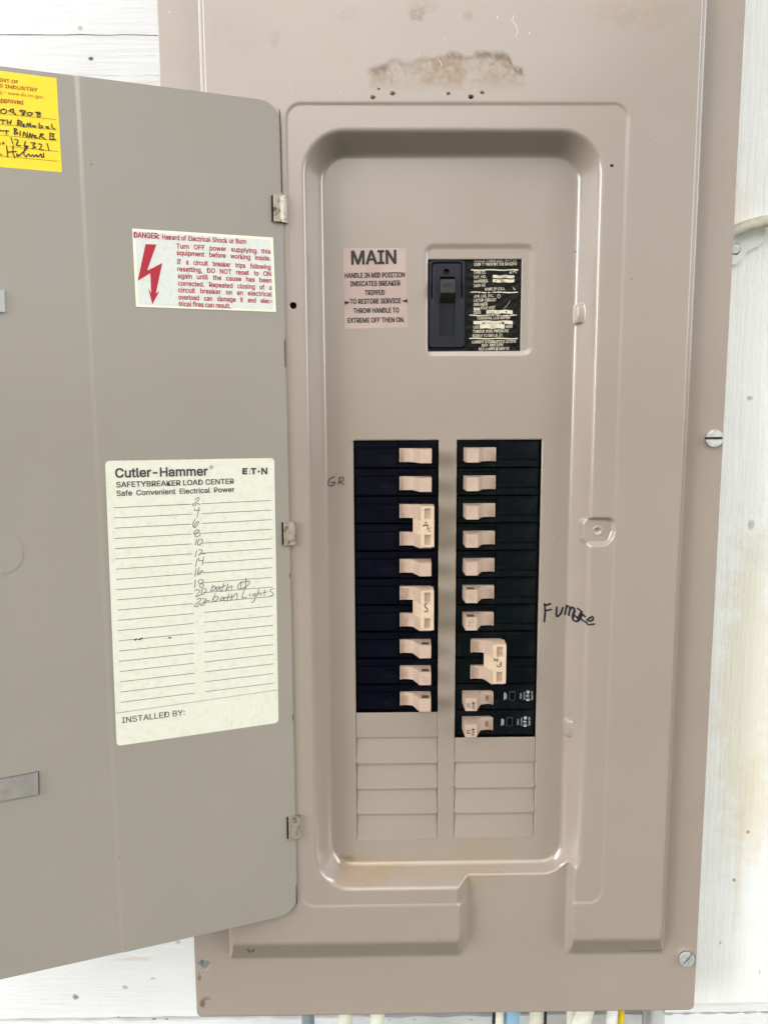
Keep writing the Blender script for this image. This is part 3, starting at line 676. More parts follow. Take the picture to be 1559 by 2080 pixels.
for i in range(len(us)-1):
    for j in range(12):
        mb.face((fr[i][j], fr[i+1][j], fr[i+1][j+1], fr[i][j+1])); mb.face((bkp[i][j], bkp[i][j+1], bkp[i+1][j+1], bkp[i+1][j]))
    for j in (0, 12): mb.face((fr[i][j], bkp[i][j], bkp[i+1][j], fr[i+1][j]))
for i in (0, len(us)-1):
    for j in range(12): mb.face((fr[i][j], fr[i][j+1], bkp[i][j+1], bkp[i][j]))
bmesh.ops.remove_doubles(mb.bm, verts=mb.bm.verts[:], dist=0.0005)
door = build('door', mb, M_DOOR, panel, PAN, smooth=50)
def dsurf(off): return lambda a, b: door_pt(a, b, doff(-a)+off+0.16)
def sheet(mb, pts, o, mi=0):                           # sticker as a gridded sheet lying on the door
    pass
def sticker_grid(mb, P4, rad, off, mi=0, n=16):
    """rounded sheet between four door points tl,tr,br,bl"""
    tl, tr, br, bl = [np.array(p) for p in P4]; d = dsurf(off)
    W_ = np.linalg.norm(tr-tl); Hh = np.linalg.norm(bl-tl)
    pr = rrect(0, 1, 0, 1, 1e-4, 1) if rad <= 0 else [(x/W_, z/Hh) for x, z in rrect(0, W_, 0, Hh, rad, 5)]
    to = lambda s, t: tuple((tl*(1-s)+tr*s)*t+(bl*(1-s)+br*s)*(1-t))
    t = bmesh.new(); f = t.faces.new([t.verts.new((x, 0, z)) for x, z in pr])
    for i in range(1, n):
        for pc, pn in (((i/n, 0, 0), (1, 0, 0)), ((0, 0, i/n), (0, 0, 1))):
            bmesh.ops.bisect_plane(t, geom=t.verts[:]+t.edges[:]+t.faces[:], plane_co=pc, plane_no=pn)
    mb.merge(t, mi, lambda c: d(*to(c.x, c.z)))
# danger sticker
cdg = crop(0, 350, 2.436)
def PD(x, y): return at_door(*cdg(x, y))
mb = MB(); sticker_grid(mb, (PD(653, 278), PD(1350, 322), PD(1365, 691), PD(672, 665)), 0, 0.05)
sticker_grid(mb, (PD(668, 291), PD(1336, 333), PD(1351, 678), PD(686, 653)), 0, 0.16, 1)
T3 = dsurf(0.28); s_ = 0.3/2.436
def mmpx(px, py):                                      # mm per photo pixel (vertical) on the door
    return abs(at_door(px, py)[1]-at_door(px, py+1)[1])
for body, x0, x1, b0, b1, cap, bold, wf in (('DANGER:', 662, 789, 323, 329, 28, 0.03, None), ('Hazard of Electrical Shock or Burn', 802, 1217, 331, 354, 24, 0.022, 0.45), ('Turn OFF power supplying this', 872, 1337, 376, 403, 24, 0.022, 1.1), ('equipment before working inside.', 874, 1337, 409, 437, 24, 0.022, 1.1),
        ('If a circuit breaker trips following', 875, 1338, 453, 480, 24, 0.022, 1.1), ('resetting, DO NOT reset to ON', 877, 1340, 489, 514, 24, 0.022, 1.1), ('again until the cause has been', 879, 1342, 523, 546, 24, 0.022, 1.1), ('corrected. Repeated closing of a', 880, 1343, 560, 581, 24, 0.022, 1.1),
        ('circuit breaker on an electrical', 881, 1344, 593, 614, 24, 0.022, 1.1), ('overload can damage it and elec-', 882, 1347, 629, 648, 24, 0.022, 1.1), ('trical fires can result.', 884, 1140, 661, 672, 24, 0.022, None)):
    A, Bq = PD(x0, b0), PD(x1, b1); put_text(mb, body, A, Bq, cap/2.436*mmpx(*cdg(x0, b0)), T3, bold, 2, wf)
cb2 = crop(260, 480, 13.87)
bolt = [(490, 222), (793, 230), (535, 968), (962, 752), (780, 1612), (882, 1545), (683, 1915), (565, 1465), (650, 1600), (622, 1040), (270, 1255)]
mb.mesh([T3(*at_door(*cb2(*p))) for p in bolt], [tuple(range(len(bolt)))], 2)
build('danger_sticker', mb, [M_DBORDER, M_DANGER, M_RED], door, PAN, smooth=0)
# circuit directory card
c1, c2 = crop(180, 900, 3.389), crop(180, 1200, 3.389)
def P1(x, y): return at_door(*c1(x, y))
def P2(x, y): return at_door(*c2(x, y))
mb = MB(); sticker_grid(mb, (P1(112, 122), P1(1277, 102), P2(1306, 908), P2(192, 1068)), 2.6, 0.05)
T3 = dsurf(0.2)
for body, x0, x1, b0, b1, cap, bold, wf, fn in (('Cutler-Hammer', 183, 820, 236, 221, 62, 0.035, None, P1), ('SAFETYBREAKER LOAD CENTER', 190, 1000, 304, 279, 37, 0.022, None, P1), ('Safe Convenient Electrical Power', 192, 1002, 363, 335, 36, 0.02, 0.8, P1), ('INSTALLED BY:', 230, 662, 910, 853, 42, 0.004, None, P2)):
    A, Bq = fn(x0, b0), fn(x1, b1); put_text(mb, body, A, Bq, cap/3.389*mmpx(300, 1000), T3, bold, 1, wf)
put_text(mb, 'R', P1(838, 170), P1(848, 170), 1.0, T3, 0.0, 1)
stroke(mb, [P1(843+11*math.cos(a), 165+11*math.sin(a)) for a in np.linspace(0, 6.4, 14)], 0.25, T3, 1)
# the maker's mark: solid letters with a split second letter and a dot before the last
lu = lambda x, y: P1(x, 192+(1140-x)*0.012+y)
for poly in ([(1056, -22), (1095, -22), (1090, -10), (1072, -10), (1072, -5), (1090, -5), (1087, 6), (1072, 6), (1072, 11), (1090, 11), (1090, 23), (1056, 23)], [(1104, 14), (1112, 14), (1112, 22), (1104, 22)], [(1106, -2), (1112, -2), (1112, 5), (1106, 5)], [(1114, -22), (1152, -22), (1152, -10), (1140, -10), (1140, 23), (1127, 23), (1127, -10), (1114, -10)]):
    mb.mesh([T3(*lu(*p)) for p in poly], [tuple(range(len(poly)))], 1)
mb.mesh([T3(*lu(1169+8*math.cos(a), 4+8*math.sin(a))) for a in np.linspace(0, 6.283, 13)[:-1]], [tuple(range(12))], 1)
put_text(mb, 'N', lu(1187, 22), lu(1229, 22), 44/3.389*mmpx(530, 955), T3, 0.045, 1)
for k in range(20):
    t = k/19
    lx0, ly0 = 230.2+(245.8-230.2)*t, 1031+(1426-1031)*t
    A = at_door(lx0, ly0); z = A[1]
    xr = 180+(702+(731-702)*t)/3.389; Bq = at_door(xr, ly0-10); rule(mb, A, (Bq[0], z), 0.30, T3, 1)
    xl = 180+(775+(802-775)*t)/3.389; xe = 180+(1255+(1274-1255)*t)/3.389
    rule(mb, (at_door(xl, ly0-15)[0], z), (at_door(xe, ly0-30)[0], z), 0.30, T3, 1)
rule(mb, P2(182, 842), P2(1303, 681), 0.24, T3, 1)
c6 = crop(380, 1010, 8.205)
PEN = [[(130, 45), (165, 10), (195, 8), (190, 40), (150, 80), (100, 110), (88, 130), (120, 138), (160, 105), (190, 108), (212, 128)], [(125, 185), (125, 220), (205, 212)], [(200, 165), (160, 340)],
       [(135, 360), (100, 420), (92, 480), (130, 490), (180, 440), (190, 410), (165, 410), (125, 450), (110, 490), (130, 505)], [(200, 545), (165, 540), (115, 575), (105, 600), (150, 605), (210, 590), (215, 620), (175, 655), (135, 650), (130, 620), (160, 580), (200, 560), (200, 545)],
       [(160, 700), (128, 795)], [(195, 700), (170, 770), (190, 795), (240, 760), (255, 710), (215, 695), (195, 700)], [(155, 885), (130, 995)], [(190, 870), (235, 875), (245, 900), (190, 970)], [(190, 970), (230, 938), (300, 938)],
       [(165, 1025), (135, 1155)], [(195, 1010), (195, 1055), (260, 1050)], [(275, 990), (245, 1130)], [(150, 1185), (125, 1315)], [(200, 1170), (170, 1270), (190, 1290), (240, 1250), (258, 1225), (230, 1225), (185, 1270)],
       [(135, 1375), (120, 1505)], [(265, 1380), (215, 1370), (185, 1400), (200, 1430), (255, 1440), (270, 1470), (235, 1505), (210, 1490), (215, 1450), (265, 1400), (265, 1380)],
       [(120, 1560), (165, 1535), (200, 1545), (195, 1575), (145, 1650), (165, 1650), (230, 1620)], [(240, 1535), (235, 1600), (260, 1615), (310, 1570), (310, 1530), (270, 1520), (235, 1545)],
       [(160, 1700), (205, 1680), (225, 1690), (215, 1720), (130, 1790), (125, 1820), (160, 1820), (200, 1780), (215, 1760)], [(250, 1690), (300, 1690), (310, 1715), (235, 1780), (230, 1800), (265, 1800), (300, 1760), (270, 1745), (320, 1720), (375, 1725)],
       [(425, 1455), (390, 1560)], [(400, 1520), (450, 1480), (475, 1500), (440, 1545), (390, 1562)], [(530, 1490), (500, 1490), (480, 1530), (495, 1550), (545, 1495), (540, 1540), (560, 1560)], [(610, 1435), (570, 1575)], [(550, 1500), (640, 1470)], [(680, 1440), (640, 1565)], [(650, 1540), (715, 1480), (745, 1480), (738, 1530)],
       [(935, 1410), (880, 1425), (840, 1480), (855, 1520), (930, 1510), (1000, 1470), (1040, 1420), (1020, 1395), (935, 1410)], [(900, 1400), (890, 1520)], [(975, 1345), (970, 1520)], [(1102, 1490), (1106, 1491)],
       [(465, 1600), (415, 1745)], [(415, 1700), (480, 1650), (515, 1665), (490, 1710), (415, 1745)], [(590, 1655), (555, 1680), (550, 1710), (575, 1715), (615, 1660), (610, 1710), (630, 1715)], [(690, 1600), (665, 1735)], [(620, 1675), (740, 1650)], [(745, 1615), (725, 1720)], [(735, 1690), (800, 1610), (830, 1605), (825, 1715)],
       [(965, 1500), (935, 1590), (915, 1670), (940, 1675), (990, 1660)], [(1045, 1600), (1040, 1650)], [(1130, 1605), (1095, 1610), (1085, 1640), (1120, 1640), (1135, 1600), (1125, 1700), (1095, 1745), (1065, 1750)], [(1190, 1525), (1155, 1650)], [(1165, 1620), (1215, 1590), (1220, 1640)], [(1290, 1540), (1280, 1645)], [(1245, 1595), (1330, 1575)], [(1445, 1520), (1400, 1530), (1375, 1560), (1420, 1590), (1425, 1625), (1380, 1640)]]
T3b = dsurf(0.3)
for s in PEN: stroke(mb, [at_door(*c6(*p)) for p in s], 0.42, T3b, 2)
for s in ([(318, 338), (330, 330)], [(345, 334), (370, 325)], [(550, 322), (566, 322)]): stroke(mb, [P2(*p) for p in s], 0.9, T3b, 3)
build('circuit_directory', mb, [M_CARD, M_RULE, M_PENCIL, M_DIRT], door, PAN, smooth=0)
# yellow inspection sticker
cy = crop(0, 120, 7.795)
def PY(x, y): return at_door(*cy(x, y))
tr_, br_ = PY(893, 297), PY(980, 1790); mid = (tr_[0]+br_[0])/2
mb = MB(); sticker_grid(mb, ((-204, tr_[1]+0.4), tr_, br_, (-204, br_[1]-0.2)), 0, 0.05)
T3 = dsurf(0.2); sy = mmpx(60, 200)/7.795
def ytext(body, xr, yr, slope, cap, wd_mm, bold, mi):
    Bq = PY(xr, yr); A = (Bq[0]-wd_mm, Bq[1]); put_text(mb, body, A, Bq, cap*sy, T3, bold, mi)
def wpx(x0, y0, x1, y1): return PY(x1, y1)[0]-PY(x0, y0)[0]
ytext('DEPARTMENT OF', 292, 390, 0, 55, wpx(10, 365, 292, 390)*2.55, 0.02, 1); ytext('LABOR AND INDUSTRY', 600, 515, 0, 56, wpx(0, 440, 600, 515)*1.86, 0.02, 1)
ytext('Licensing \u2013 www.dli.mn.gov', 690, 625, 0, 52, wpx(0, 560, 690, 625)*1.42, 0.0, 1); ytext('Approved', 370, 718, 0, 74, wpx(0, 690, 370, 718)*1.14, 0.02, 1)
for a, b in (((-450, 806), (890, 955)), ((-450, 970), (895, 1120)), ((-450, 1132), (905, 1290)), ((150, 1362), (920, 1460)), ((-450, 1470), (925, 1615))):
    e1 = PY(*b); rule(mb, (max(PY(*a)[0], -200), e1[1]), e1, 0.28, T3, 2)
T3b = dsurf(0.3)
for s in ([(45, 1310), (45, 1345)], [(60, 1312), (60, 1345)], [(35, 1322), (70, 1326)], [(35, 1336), (70, 1340)], [(2, 1320), (12, 1355)], [(5, 1500), (28, 1505), (10, 1520)]): stroke(mb, [PY(*p) for p in s], 0.4, T3b, 1)
YST = [[(60, 785), (15, 810), (20, 850), (70, 860), (110, 820), (60, 785)], [(140, 820), (205, 785), (215, 840), (250, 880)], [(150, 818), (250, 868)], [(310, 815), (360, 810), (405, 830), (370, 860), (350, 885), (385, 880), (370, 850), (320, 820)], [(470, 840), (430, 860), (440, 885), (490, 885), (515, 855), (470, 840)], [(560, 840), (620, 840), (640, 860), (595, 880), (600, 915), (640, 900), (620, 870), (560, 840)],
       [(0, 960), (90, 965)], [(50, 960), (45, 1020)], [(120, 960), (115, 1025)], [(180, 965), (165, 1030)], [(110, 1005), (180, 990)], [(290, 960), (275, 1050)], [(275, 970), (340, 985), (340, 1010), (290, 1015), (350, 1065)], [(350, 1030), (390, 1035), (360, 1060), (400, 1070)], [(420, 1070), (440, 1010), (460, 1060), (480, 1010), (490, 1075)], [(520, 1050), (570, 1060), (540, 1075), (515, 1060)], [(620, 1010), (625, 1085), (680, 1070), (640, 1045)], [(720, 1070), (770, 1070), (740, 1090), (780, 1100)], [(820, 1030), (825, 1080), (870, 1105)],
       [(0, 1130), (60, 1135)], [(75, 1130), (140, 1135)], [(105, 1130), (100, 1190)], [(230, 1095), (230, 1190)], [(220, 1095), (270, 1110), (240, 1145), (285, 1170), (230, 1190)], [(320, 1140), (320, 1210)], [(370, 1220), (380, 1150), (430, 1235), (435, 1155)], [(460, 1245), (480, 1170), (500, 1240), (520, 1180)], [(520, 1210), (570, 1210), (540, 1235), (590, 1245)], [(620, 1255), (650, 1175)], [(640, 1180), (690, 1190), (650, 1220), (720, 1265)], [(790, 1170), (790, 1270)], [(790, 1175), (860, 1185)], [(800, 1215), (850, 1220)], [(790, 1265), (880, 1270)], [(840, 1180), (845, 1260)],
       [(175, 1245), (205, 1340)], [(235, 1270), (280, 1280), (285, 1310), (260, 1360), (330, 1370)], [(405, 1300), (385, 1370), (420, 1395), (445, 1380), (400, 1370)], [(490, 1320), (560, 1330), (520, 1365), (565, 1395), (510, 1410)], [(610, 1340), (655, 1350), (650, 1390), (625, 1430), (690, 1435)], [(745, 1335), (780, 1450)],
       [(105, 1370), (125, 1550)], [(210, 1370), (205, 1480), (235, 1560)], [(125, 1470), (260, 1460)], [(270, 1500), (300, 1530), (270, 1535), (265, 1505)], [(300, 1530), (390, 1450), (430, 1405), (400, 1400), (380, 1500), (410, 1545)], [(410, 1545), (460, 1500), (480, 1540), (520, 1510), (540, 1545), (580, 1510), (600, 1550), (650, 1500), (660, 1550), (700, 1545)], [(690, 1490), (690, 1540)]]
for s in YST: stroke(mb, [PY(*p) for p in s], 0.6, T3b, 3)
build('inspection_sticker', mb, [M_YELLOW, M_REDO, M_YLINE, M_GRPEN], door, PAN, smooth=0)
M_EDGE = simple('bracket_outline', (0.10, 0.10, 0.105), 0.6)  # dark slab under the bracket, seen as a thin outline
M_BRKT = simple('bracket_grey', (0.255, 0.24, 0.22), 0.42, 0.0, var=0.12, bump=0.1)
# latch pieces towards the free edge of the door
def door_slab(name, pts, off, th, parent, mat, bev=0.25):
    mb = MB(); t = MB(); t.prism(pts, off, off+th, bev, 0, 'xz'); mb.merge(t.bm, 0, lambda c: door_pt(c.x, c.z, doff(117+8)+c.y)); return build(name, mb, mat, parent, PAN, smooth=40)
p = [at_door(77, 1568), at_door(78, 1612), at_door(-60, 1637), at_door(-60, 1595)]
br = door_slab('latch_bracket', p, 0.1, 1.2, door, M_BRKT)
cx_, cz_ = sum(q_[0] for q_ in p)/4, sum(q_[1] for q_ in p)/4
door_slab('bracket_edge', [(cx_+(x-cx_)*1.012+math.copysign(0.45, x-cx_), cz_+(z-cz_)*1.0+math.copysign(0.5, z-cz_)) for x, z in p], 0.02, 0.22, br, M_EDGE, 0.0)
mb = MB()
for (px, py, r, hh) in ((4, 1603, 3.0, 0.6), (4, 1603, 1.2, 1.1), (57, 1594, 0.9, 0.5)):
    a, b = at_door(px, py); t = MB(); t.prism([(a+r*math.cos(k), b+r*math.sin(k)) for k in np.linspace(0, 2*math.pi, 21)[:-1]], 1.0, 1.0+hh, 0.2, 0, 'xz'); mb.merge(t.bm, 0, lambda c: door_pt(c.x, c.z, doff(125)+c.y))
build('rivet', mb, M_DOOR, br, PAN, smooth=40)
a0, b0 = at_door(9, 590); a1, b1 = at_door(11, 634)
door_slab('latch_slide', [(a0, b0), (a1, b1), (-182, b1-1), (-182, b0-1)], 0.1, 1.3, door, simple('slide_grey', (0.42, 0.43, 0.42), 0.4))
a, b = at_door(2, 1123); mb = MB(); t = MB(); rr = 12.6
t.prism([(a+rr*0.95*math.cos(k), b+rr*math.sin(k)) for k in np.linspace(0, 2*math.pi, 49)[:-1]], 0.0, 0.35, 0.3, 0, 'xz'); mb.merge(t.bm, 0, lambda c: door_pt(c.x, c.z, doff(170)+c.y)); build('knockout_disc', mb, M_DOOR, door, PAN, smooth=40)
# dark weathered line where the door meets the frame
mb = MB()
for s in ([(567, 222), (569, 260), (570, 300), (571, 345), (572, 390)], [(582, 690), (583, 745)], [(598, 1452), (600, 1462)], [(594, 1165), (592, 1172)], [(604, 1798), (606, 1835)]):
    mb = MB(); ds = [at_door(*p) for p in s]; stroke(mb, [(min(x, -0.35), z) for x, z in ds], 0.55, lambda a, b: door_pt(a, b, 0.32), 0)
    build('edge_rust', mb, M_DIRT, door, PAN, smooth=0)
# hinge clips
for (x0, y0, x1, y1) in ((553, 394, 584, 453), (574, 1058, 601, 1109), (584, 1656, 610, 1706)):
    zt_, zb_ = at(569, y0+2, 12)[1], at(575, y1-2, 12)[1]
    A = at_door(x0+1, (y0+y1)/2)[0]; mb = MB(); prof = []
    xr_ = at(x1-1, (y0+y1)/2, 10.5)[0]
    p0 = np.array(door_pt(A, 0, 1.6)[:2]); p3 = np.array([xr_, 10.3]); p1 = p0+np.array([0.45*(p3[0]-p0[0]), 0.9]); p2 = p3+np.array([-0.2*(p3[0]-p0[0]), 2.0])
    for t in np.linspace(0, 1, 12): prof.append(tuple((1-t)**3*p0+3*(1-t)**2*t*p1+3*(1-t)*t*t*p2+t**3*p3))
    full = prof+[(x-0.1, h-0.7) for x, h in prof[::-1]]
    mb.prism(full, zb_, zt_, 0.0, 0)
    mb.prism([(p0[0]+0.15, p0[1]-0.1), (p0[0]+0.95, p0[1]+0.75), (p0[0]+1.25, p0[1]+0.5), (p0[0]+0.5, p0[1]-0.4)], zb_+0.1, zt_-0.2, 0, 0)
    dk = MB(); dk.prism([(p0[0]-1.3, door_pt(A-1.4, 0, 0.4)[1]), (p0[0]-0.05, door_pt(A, 0, 0.4)[1]), (p0[0]-0.05, door_pt(A, 0, -0.3)[1]), (p0[0]-1.3, door_pt(A-1.4, 0, -0.3)[1])], zb_+0.3, zt_-0.3)
    h_ = build('hinge', mb, M_HINGE, panel, PAN, smooth=30); build('hinge_slot', dk, M_DARK, h_, PAN)

# ---------------------------------------------------------------- main breaker
cb_ = crop(860, 515, 7.424)
MC = ((MBX[0]+MBX[1])/2, FLOOR-1.6, MBZ[0])
mainb = empty('main_breaker', MC, 'black main breaker with upright 150 switch lever and worn rating text', 'main breaker')
def PM(x, y, h=FLOOR-1.2): return at(*cb_(x, y), h)
mb = MB(); mb.prism(rrect(MBX[0]+0.15, MBX[1]-0.15, MBZ[0]+0.15, MBZ[1]-0.15, 2.2), FLOOR-24, FLOOR-3.2, 0.0, 0, 'xz')
build('body', mb, M_NAVY, mainb, MC)
# raised switch module as a pressed height sheet
ml, mt_ = PM(72, 92); mr_, mbt = PM(628, 1428)
gl, gt = PM(125, 140); grr, _ = PM(578, 140); sl, st_ = PM(242, 560); sr, sb_ = PM(460, 1250); hcx, hcz = PM(342, 280)
xs = lines(ml, mr_, [(ml, mr_)], f=0.28); zz = lines(mbt, mt_, [(mbt, mt_)], f=0.28)
XX, ZZ = np.meshgrid(xs, zz, indexing='ij')
hh = FLOOR-3.2+3.4*ramp(-sd_rr(XX, ZZ, ml, mr_, mbt, mt_, 2.6)+0.05, 0.9)
gi = sd_rr(XX, ZZ, gl, grr, mbt-30, gt, 2.2); gm = np.clip((ZZ-(PM(0, 760)[1]))/6.0, 0, 1)
hh -= 1.3*ramp(0.7-np.abs(gi+0.2), 0.7)*gm
hh -= 7.0*ramp(-sd_rr(XX, ZZ, sl, sr, sb_, PM(0, 360)[1], 0.6)+0.2, 0.5)
hh -= 6.0*ramp(1.95-np.hypot(XX-hcx, ZZ-hcz), 0.5)
mb = MB(); n1, n2 = XX.shape; vv = [mb.bm.verts.new((XX[i, j], hh[i, j], ZZ[i, j])) for i in range(n1) for j in range(n2)]
for i in range(n1-1):
    for j in range(n2-1): mb.bm.faces.new((vv[i*n2+j], vv[(i+1)*n2+j], vv[(i+1)*n2+j+1], vv[i*n2+j+1]))
build('switch_module', mb, M_NAVY, mainb, MC, smooth=50)
HB = FLOOR+7.5
x0, zt0 = PM(258, 385, HB); x1, zb0 = PM(474, 585, HB); zu = PM(0, 770, FLOOR-4)[1]
mb = MB(); t = MB(); t.prism([(zt0, HB), (zb0, HB-0.3), (zu, FLOOR-5), (zt0+1.5, FLOOR-5)], x0, x1, 0.25)
mb.merge(t.bm, 0, lambda c: (c.z, c.y, c.x))
A = PM(308, 502, HB+0.1); Bq = PM(430, 500, HB+0.1); put_text(mb, '150', A, Bq, 60/7.424*0.32, lambda a, b: (a, HB+0.12, b), 0.005, 1)
build('lever', mb, [M_GREYH, M_INK], mainb, MC, smooth=40)
mb = MB(); hp = FLOOR-6.7
A = at(*cb_(272, 1190), hp); Bq = at(*cb_(446, 1190), hp); put_text(mb, 'O N', A, Bq, 118/7.424*0.335, lambda a, b: (a, hp+0.15, b), 0.0, 0)
build('on_marking', mb, simple('on_marking_dark', (0.004, 0.004, 0.012), 0.4), mainb, MC, smooth=0)
# rating label
hl = FLOOR-2.6
def PR(x, y): return at(*cb_(x, y), hl)
mb = MB(); a_, b_ = PR(648, 85), PR(1478, 1462); nxg, nzg = 30, 46
wav = lambda x, z: hl+0.22*math.sin(z*1.1+0.6*math.sin(x*0.9))*math.sin(x*0.55)+0.12*math.sin(x*1.9+z*0.7)
G = [[(a_[0]+(b_[0]-a_[0])*i/nxg, wav(a_[0]+(b_[0]-a_[0])*i/nxg, b_[1]+(a_[1]-b_[1])*j/nzg), b_[1]+(a_[1]-b_[1])*j/nzg) for j in range(nzg+1)] for i in range(nxg+1)]
for i in range(nxg):
    for j in range(nzg): mb.face((G[i][j], G[i+1][j], G[i+1][j+1], G[i][j+1]))
bmesh.ops.remove_doubles(mb.bm, verts=mb.bm.verts[:], dist=0.001)
T3 = lambda a, b: (a, wav(a, b)+0.16, b); T4 = lambda a, b: (a, wav(a, b)+0.3, b); pk = 0.0452
def wobrect(x0, x1, y0, y1, mi=1):
    n = 10; top = [(x0+(x1-x0)*i/n, y0+5*math.sin(i*1.3+y0)) for i in range(n+1)]; bot = [(x0+(x1-x0)*i/n, y1+5*math.sin(i*1.3+y0+0.3)) for i in range(n+1)]
    mb.mesh([T3(*PR(*p)) for p in top]+[T3(*PR(*p)) for p in bot], [(i, i+1, n+2+i, n+1+i) for i in range(n)], mi)
for y, x0_, x1_ in ((246, 710, 1425), (583, 705, 1420), (930, 690, 1400), (1280, 685, 1415)): wobrect(x0_, x1_, y-8, y+8)
for r_ in ((1040, 1365, 324, 368), (1040, 1365, 387, 433), (755, 845, 815, 858), (945, 1340, 850, 905), (750, 1340, 1012, 1062), (845, 1220, 1063, 1128)): wobrect(*r_)
for body, x0_, x1_, b in (('A U.L.A. FIBER JUST MAY BE', 760, 1400, 122), ('USED TO PROVIDE THE SPACING', 760, 1405, 180), ('TYPE CC', 755, 935, 308), ('40\u00b0C', 1295, 1405, 300), ('CAT. NO.', 755, 940, 372), ('AMPERES', 755, 965, 437), ('240V AC', 755, 930, 500), ('MADE IN U.S.A.', 925, 1225, 553), ('L', 1362, 1384, 545),
        ('UND. LAB. INC.', 755, 1055, 660), ('LISTED CIRCUIT', 755, 1095, 722), ('BREAKER', 755, 965, 785), ('POLE UNIT', 860, 1080, 838), ('ISSUE', 750, 865, 908), ('TERMINAL LUG RANGE', 800, 1305, 990), ('USE', 750, 835, 1130), ('WIRE', 1240, 1340, 1120), ('TORQUE WIRE PRESSURE', 740, 1280, 1190), ('SCREW TO 180 LB. IN.', 735, 1195, 1255),
        ('CURRENT INTERRUPTING RATING', 725, 1395, 1350), ('MAX. RMS SYM', 875, 1195, 1400), ('10,000 AMPS @ 240V AC', 830, 1290, 1455)):
    put_text(mb, body, PR(x0_, b+4), PR(x1_, b-6), 40*pk, T3, 0.012, 1)
for body, x0_, x1_, b in (('AL-CU #6-4/0', 890, 1200, 1062), ('75\u00b0C', 1000, 1085, 1115), ('CC2150', 1120, 1250, 360), ('150', 1160, 1215, 425), ('2', 790, 815, 852), ('L0.000L', 980, 1150, 898)):
    put_text(mb, body, PR(x0_, b), PR(x1_, b), 32*pk, T4, 0.0, 2)
stroke(mb, [PR(1132+20*math.cos(a), 643+26*math.sin(a)) for a in np.linspace(0, 6.3, 14)], 0.25, T4, 1); stroke(mb, [PR(1300, 710), PR(1265, 770), PR(1210, 825)], 0.2, T4, 1)
build('rating_label', mb, [M_RLAB, M_RPRINT, M_INK], mainb, MC, smooth=60)

# ---------------------------------------------------------------- circuit breakers
FB = FLOOR                                              # local h = 0 is the cover floor level
def breaker_body(flip, plain=False):
    mb = MB(); s = -1 if flip else 1
    def bx(x0, x1, h0, h1, z0, z1, bev=0.35):
        if flip: x0, x1, z0, z1 = -x1, -x0, -z1, -z0
        mb.box(x0, x1, h0, h1, z0, z1, bev)
    bx(-28.0, 28.0, -24, -3.2, -9.15, 9.15, 0.5)
    if plain:
        bx(-27.8, 3.0, -3.4, -1.2, -9.0, 9.0, 0.5); bx(3.1, 27.6, -3.4, -2.0, 5.6, 9.0); bx(3.1, 27.6, -3.4, -2.0, -9.0, -6.4); bx(25.4, 27.6, -3.4, -2.1, -6.3, 5.5)
    else:
        bx(-27.6, 1.4, -3.4, -1.3, 4.3, 9.0, 0.5); bx(-27.0, 1.2, -3.4, -0.7, -8.4, 3.9, 0.6)
        bx(1.5, 27.6, -3.4, -1.3, 6.3, 9.0); bx(1.5, 27.6, -3.4, -1.6, -9.0, -7.2); bx(25.6, 27.6, -3.4, -1.4, -7.1, 6.2)
    return mb
def handle_mb(flip, xo=0.0, top=12.0, tall=True):
    mb = MB()
    prof = [(2.3, -3.1), (2.3, 0.5), (2.9, 0.5), (3.1, -0.4), (5, -0.75), (7, -0.7), (9.2, -0.2), (11.2, 0.6)]
    prof += [(15.4, top), (23.2, top), (23.9, -3.1)] if tall else [(12.2, 1.6), (20, 1.6), (20, -3.1)]
    prof = [(x+xo, h) for x, h in prof]
    if flip: prof = [(-x, h) for x, h in prof]
    mb.prism(prof, -5.2, 4.0, 0.2) if not flip else mb.prism(prof, -4.9, 4.3, 0.2)
    return mb
def mark(mb, body, cx, cz, wd, cap, h, ang, mi, bold=0.0):
    d = np.array([math.cos(ang), math.sin(ang)]); u = np.array([-d[1], d[0]]); A = np.array([cx, cz])-d*wd/2-u*cap/2
    put_text(mb, body, A, A+d*wd, cap, lambda a, b: (a, h, b), bold, mi)
def copy_tree(o, parent=None):
    c = o.copy(); COL.objects.link(c); c.parent = parent
    for ch in o.children: copy_tree(ch, c)
    return c
LC, RC = (SLX[0]+SLX[1])/2, (SRX[0]+SRX[1])/2
def row_z(r, span=1): return STOP-PITCH*(r+span/2)
GRP = 'circuit breakers in the two columns'
def place(o, col, r, label, span=1):
    o.location = B((LC if col == 'L' else RC, FB, row_z(r, span))); o['label'] = label; return o
protos = {}
for col in 'LR':
    t = empty('circuit_breaker', (0, 0, 0), 'x', 'circuit breaker', GRP)
    build('body', breaker_body(col == 'R'), M_BLACK if col == 'L' else M_BLACKR, t, smooth=40)
    build('handle', handle_mb(col == 'R'), M_HAND, t, smooth=24); protos[col] = t
singL = [(0, 'black single breaker with beige toggle, topmost in the left column'), (1, 'black single breaker beside the handwritten letters G R'), (4, 'black single breaker between the two tied double breakers of the left column'),
         (7, 'black single breaker directly under the double breaker marked S'), (8, 'black single breaker second from the bottom of the left column'), (9, 'bottommost black breaker of the left column, above the grey blanks')]
singR = [(0, 'black single breaker with plain beige toggle, topmost in the right column'), (1, 'black single breaker second from the top of the right column'), (2, 'black single breaker third from the top of the right column'), (3, 'black single breaker with embossed 20 on its toggle, fourth in the right column'),
         (4, 'plain black single breaker between the two embossed 20 breakers of the right column'), (5, 'black single breaker with embossed 20 toggle, just above the Furnace breaker'), (6, 'black single breaker with pen flecks on its toggle beside the word Furnace')]
first = {'L': True, 'R': True}; things = {}
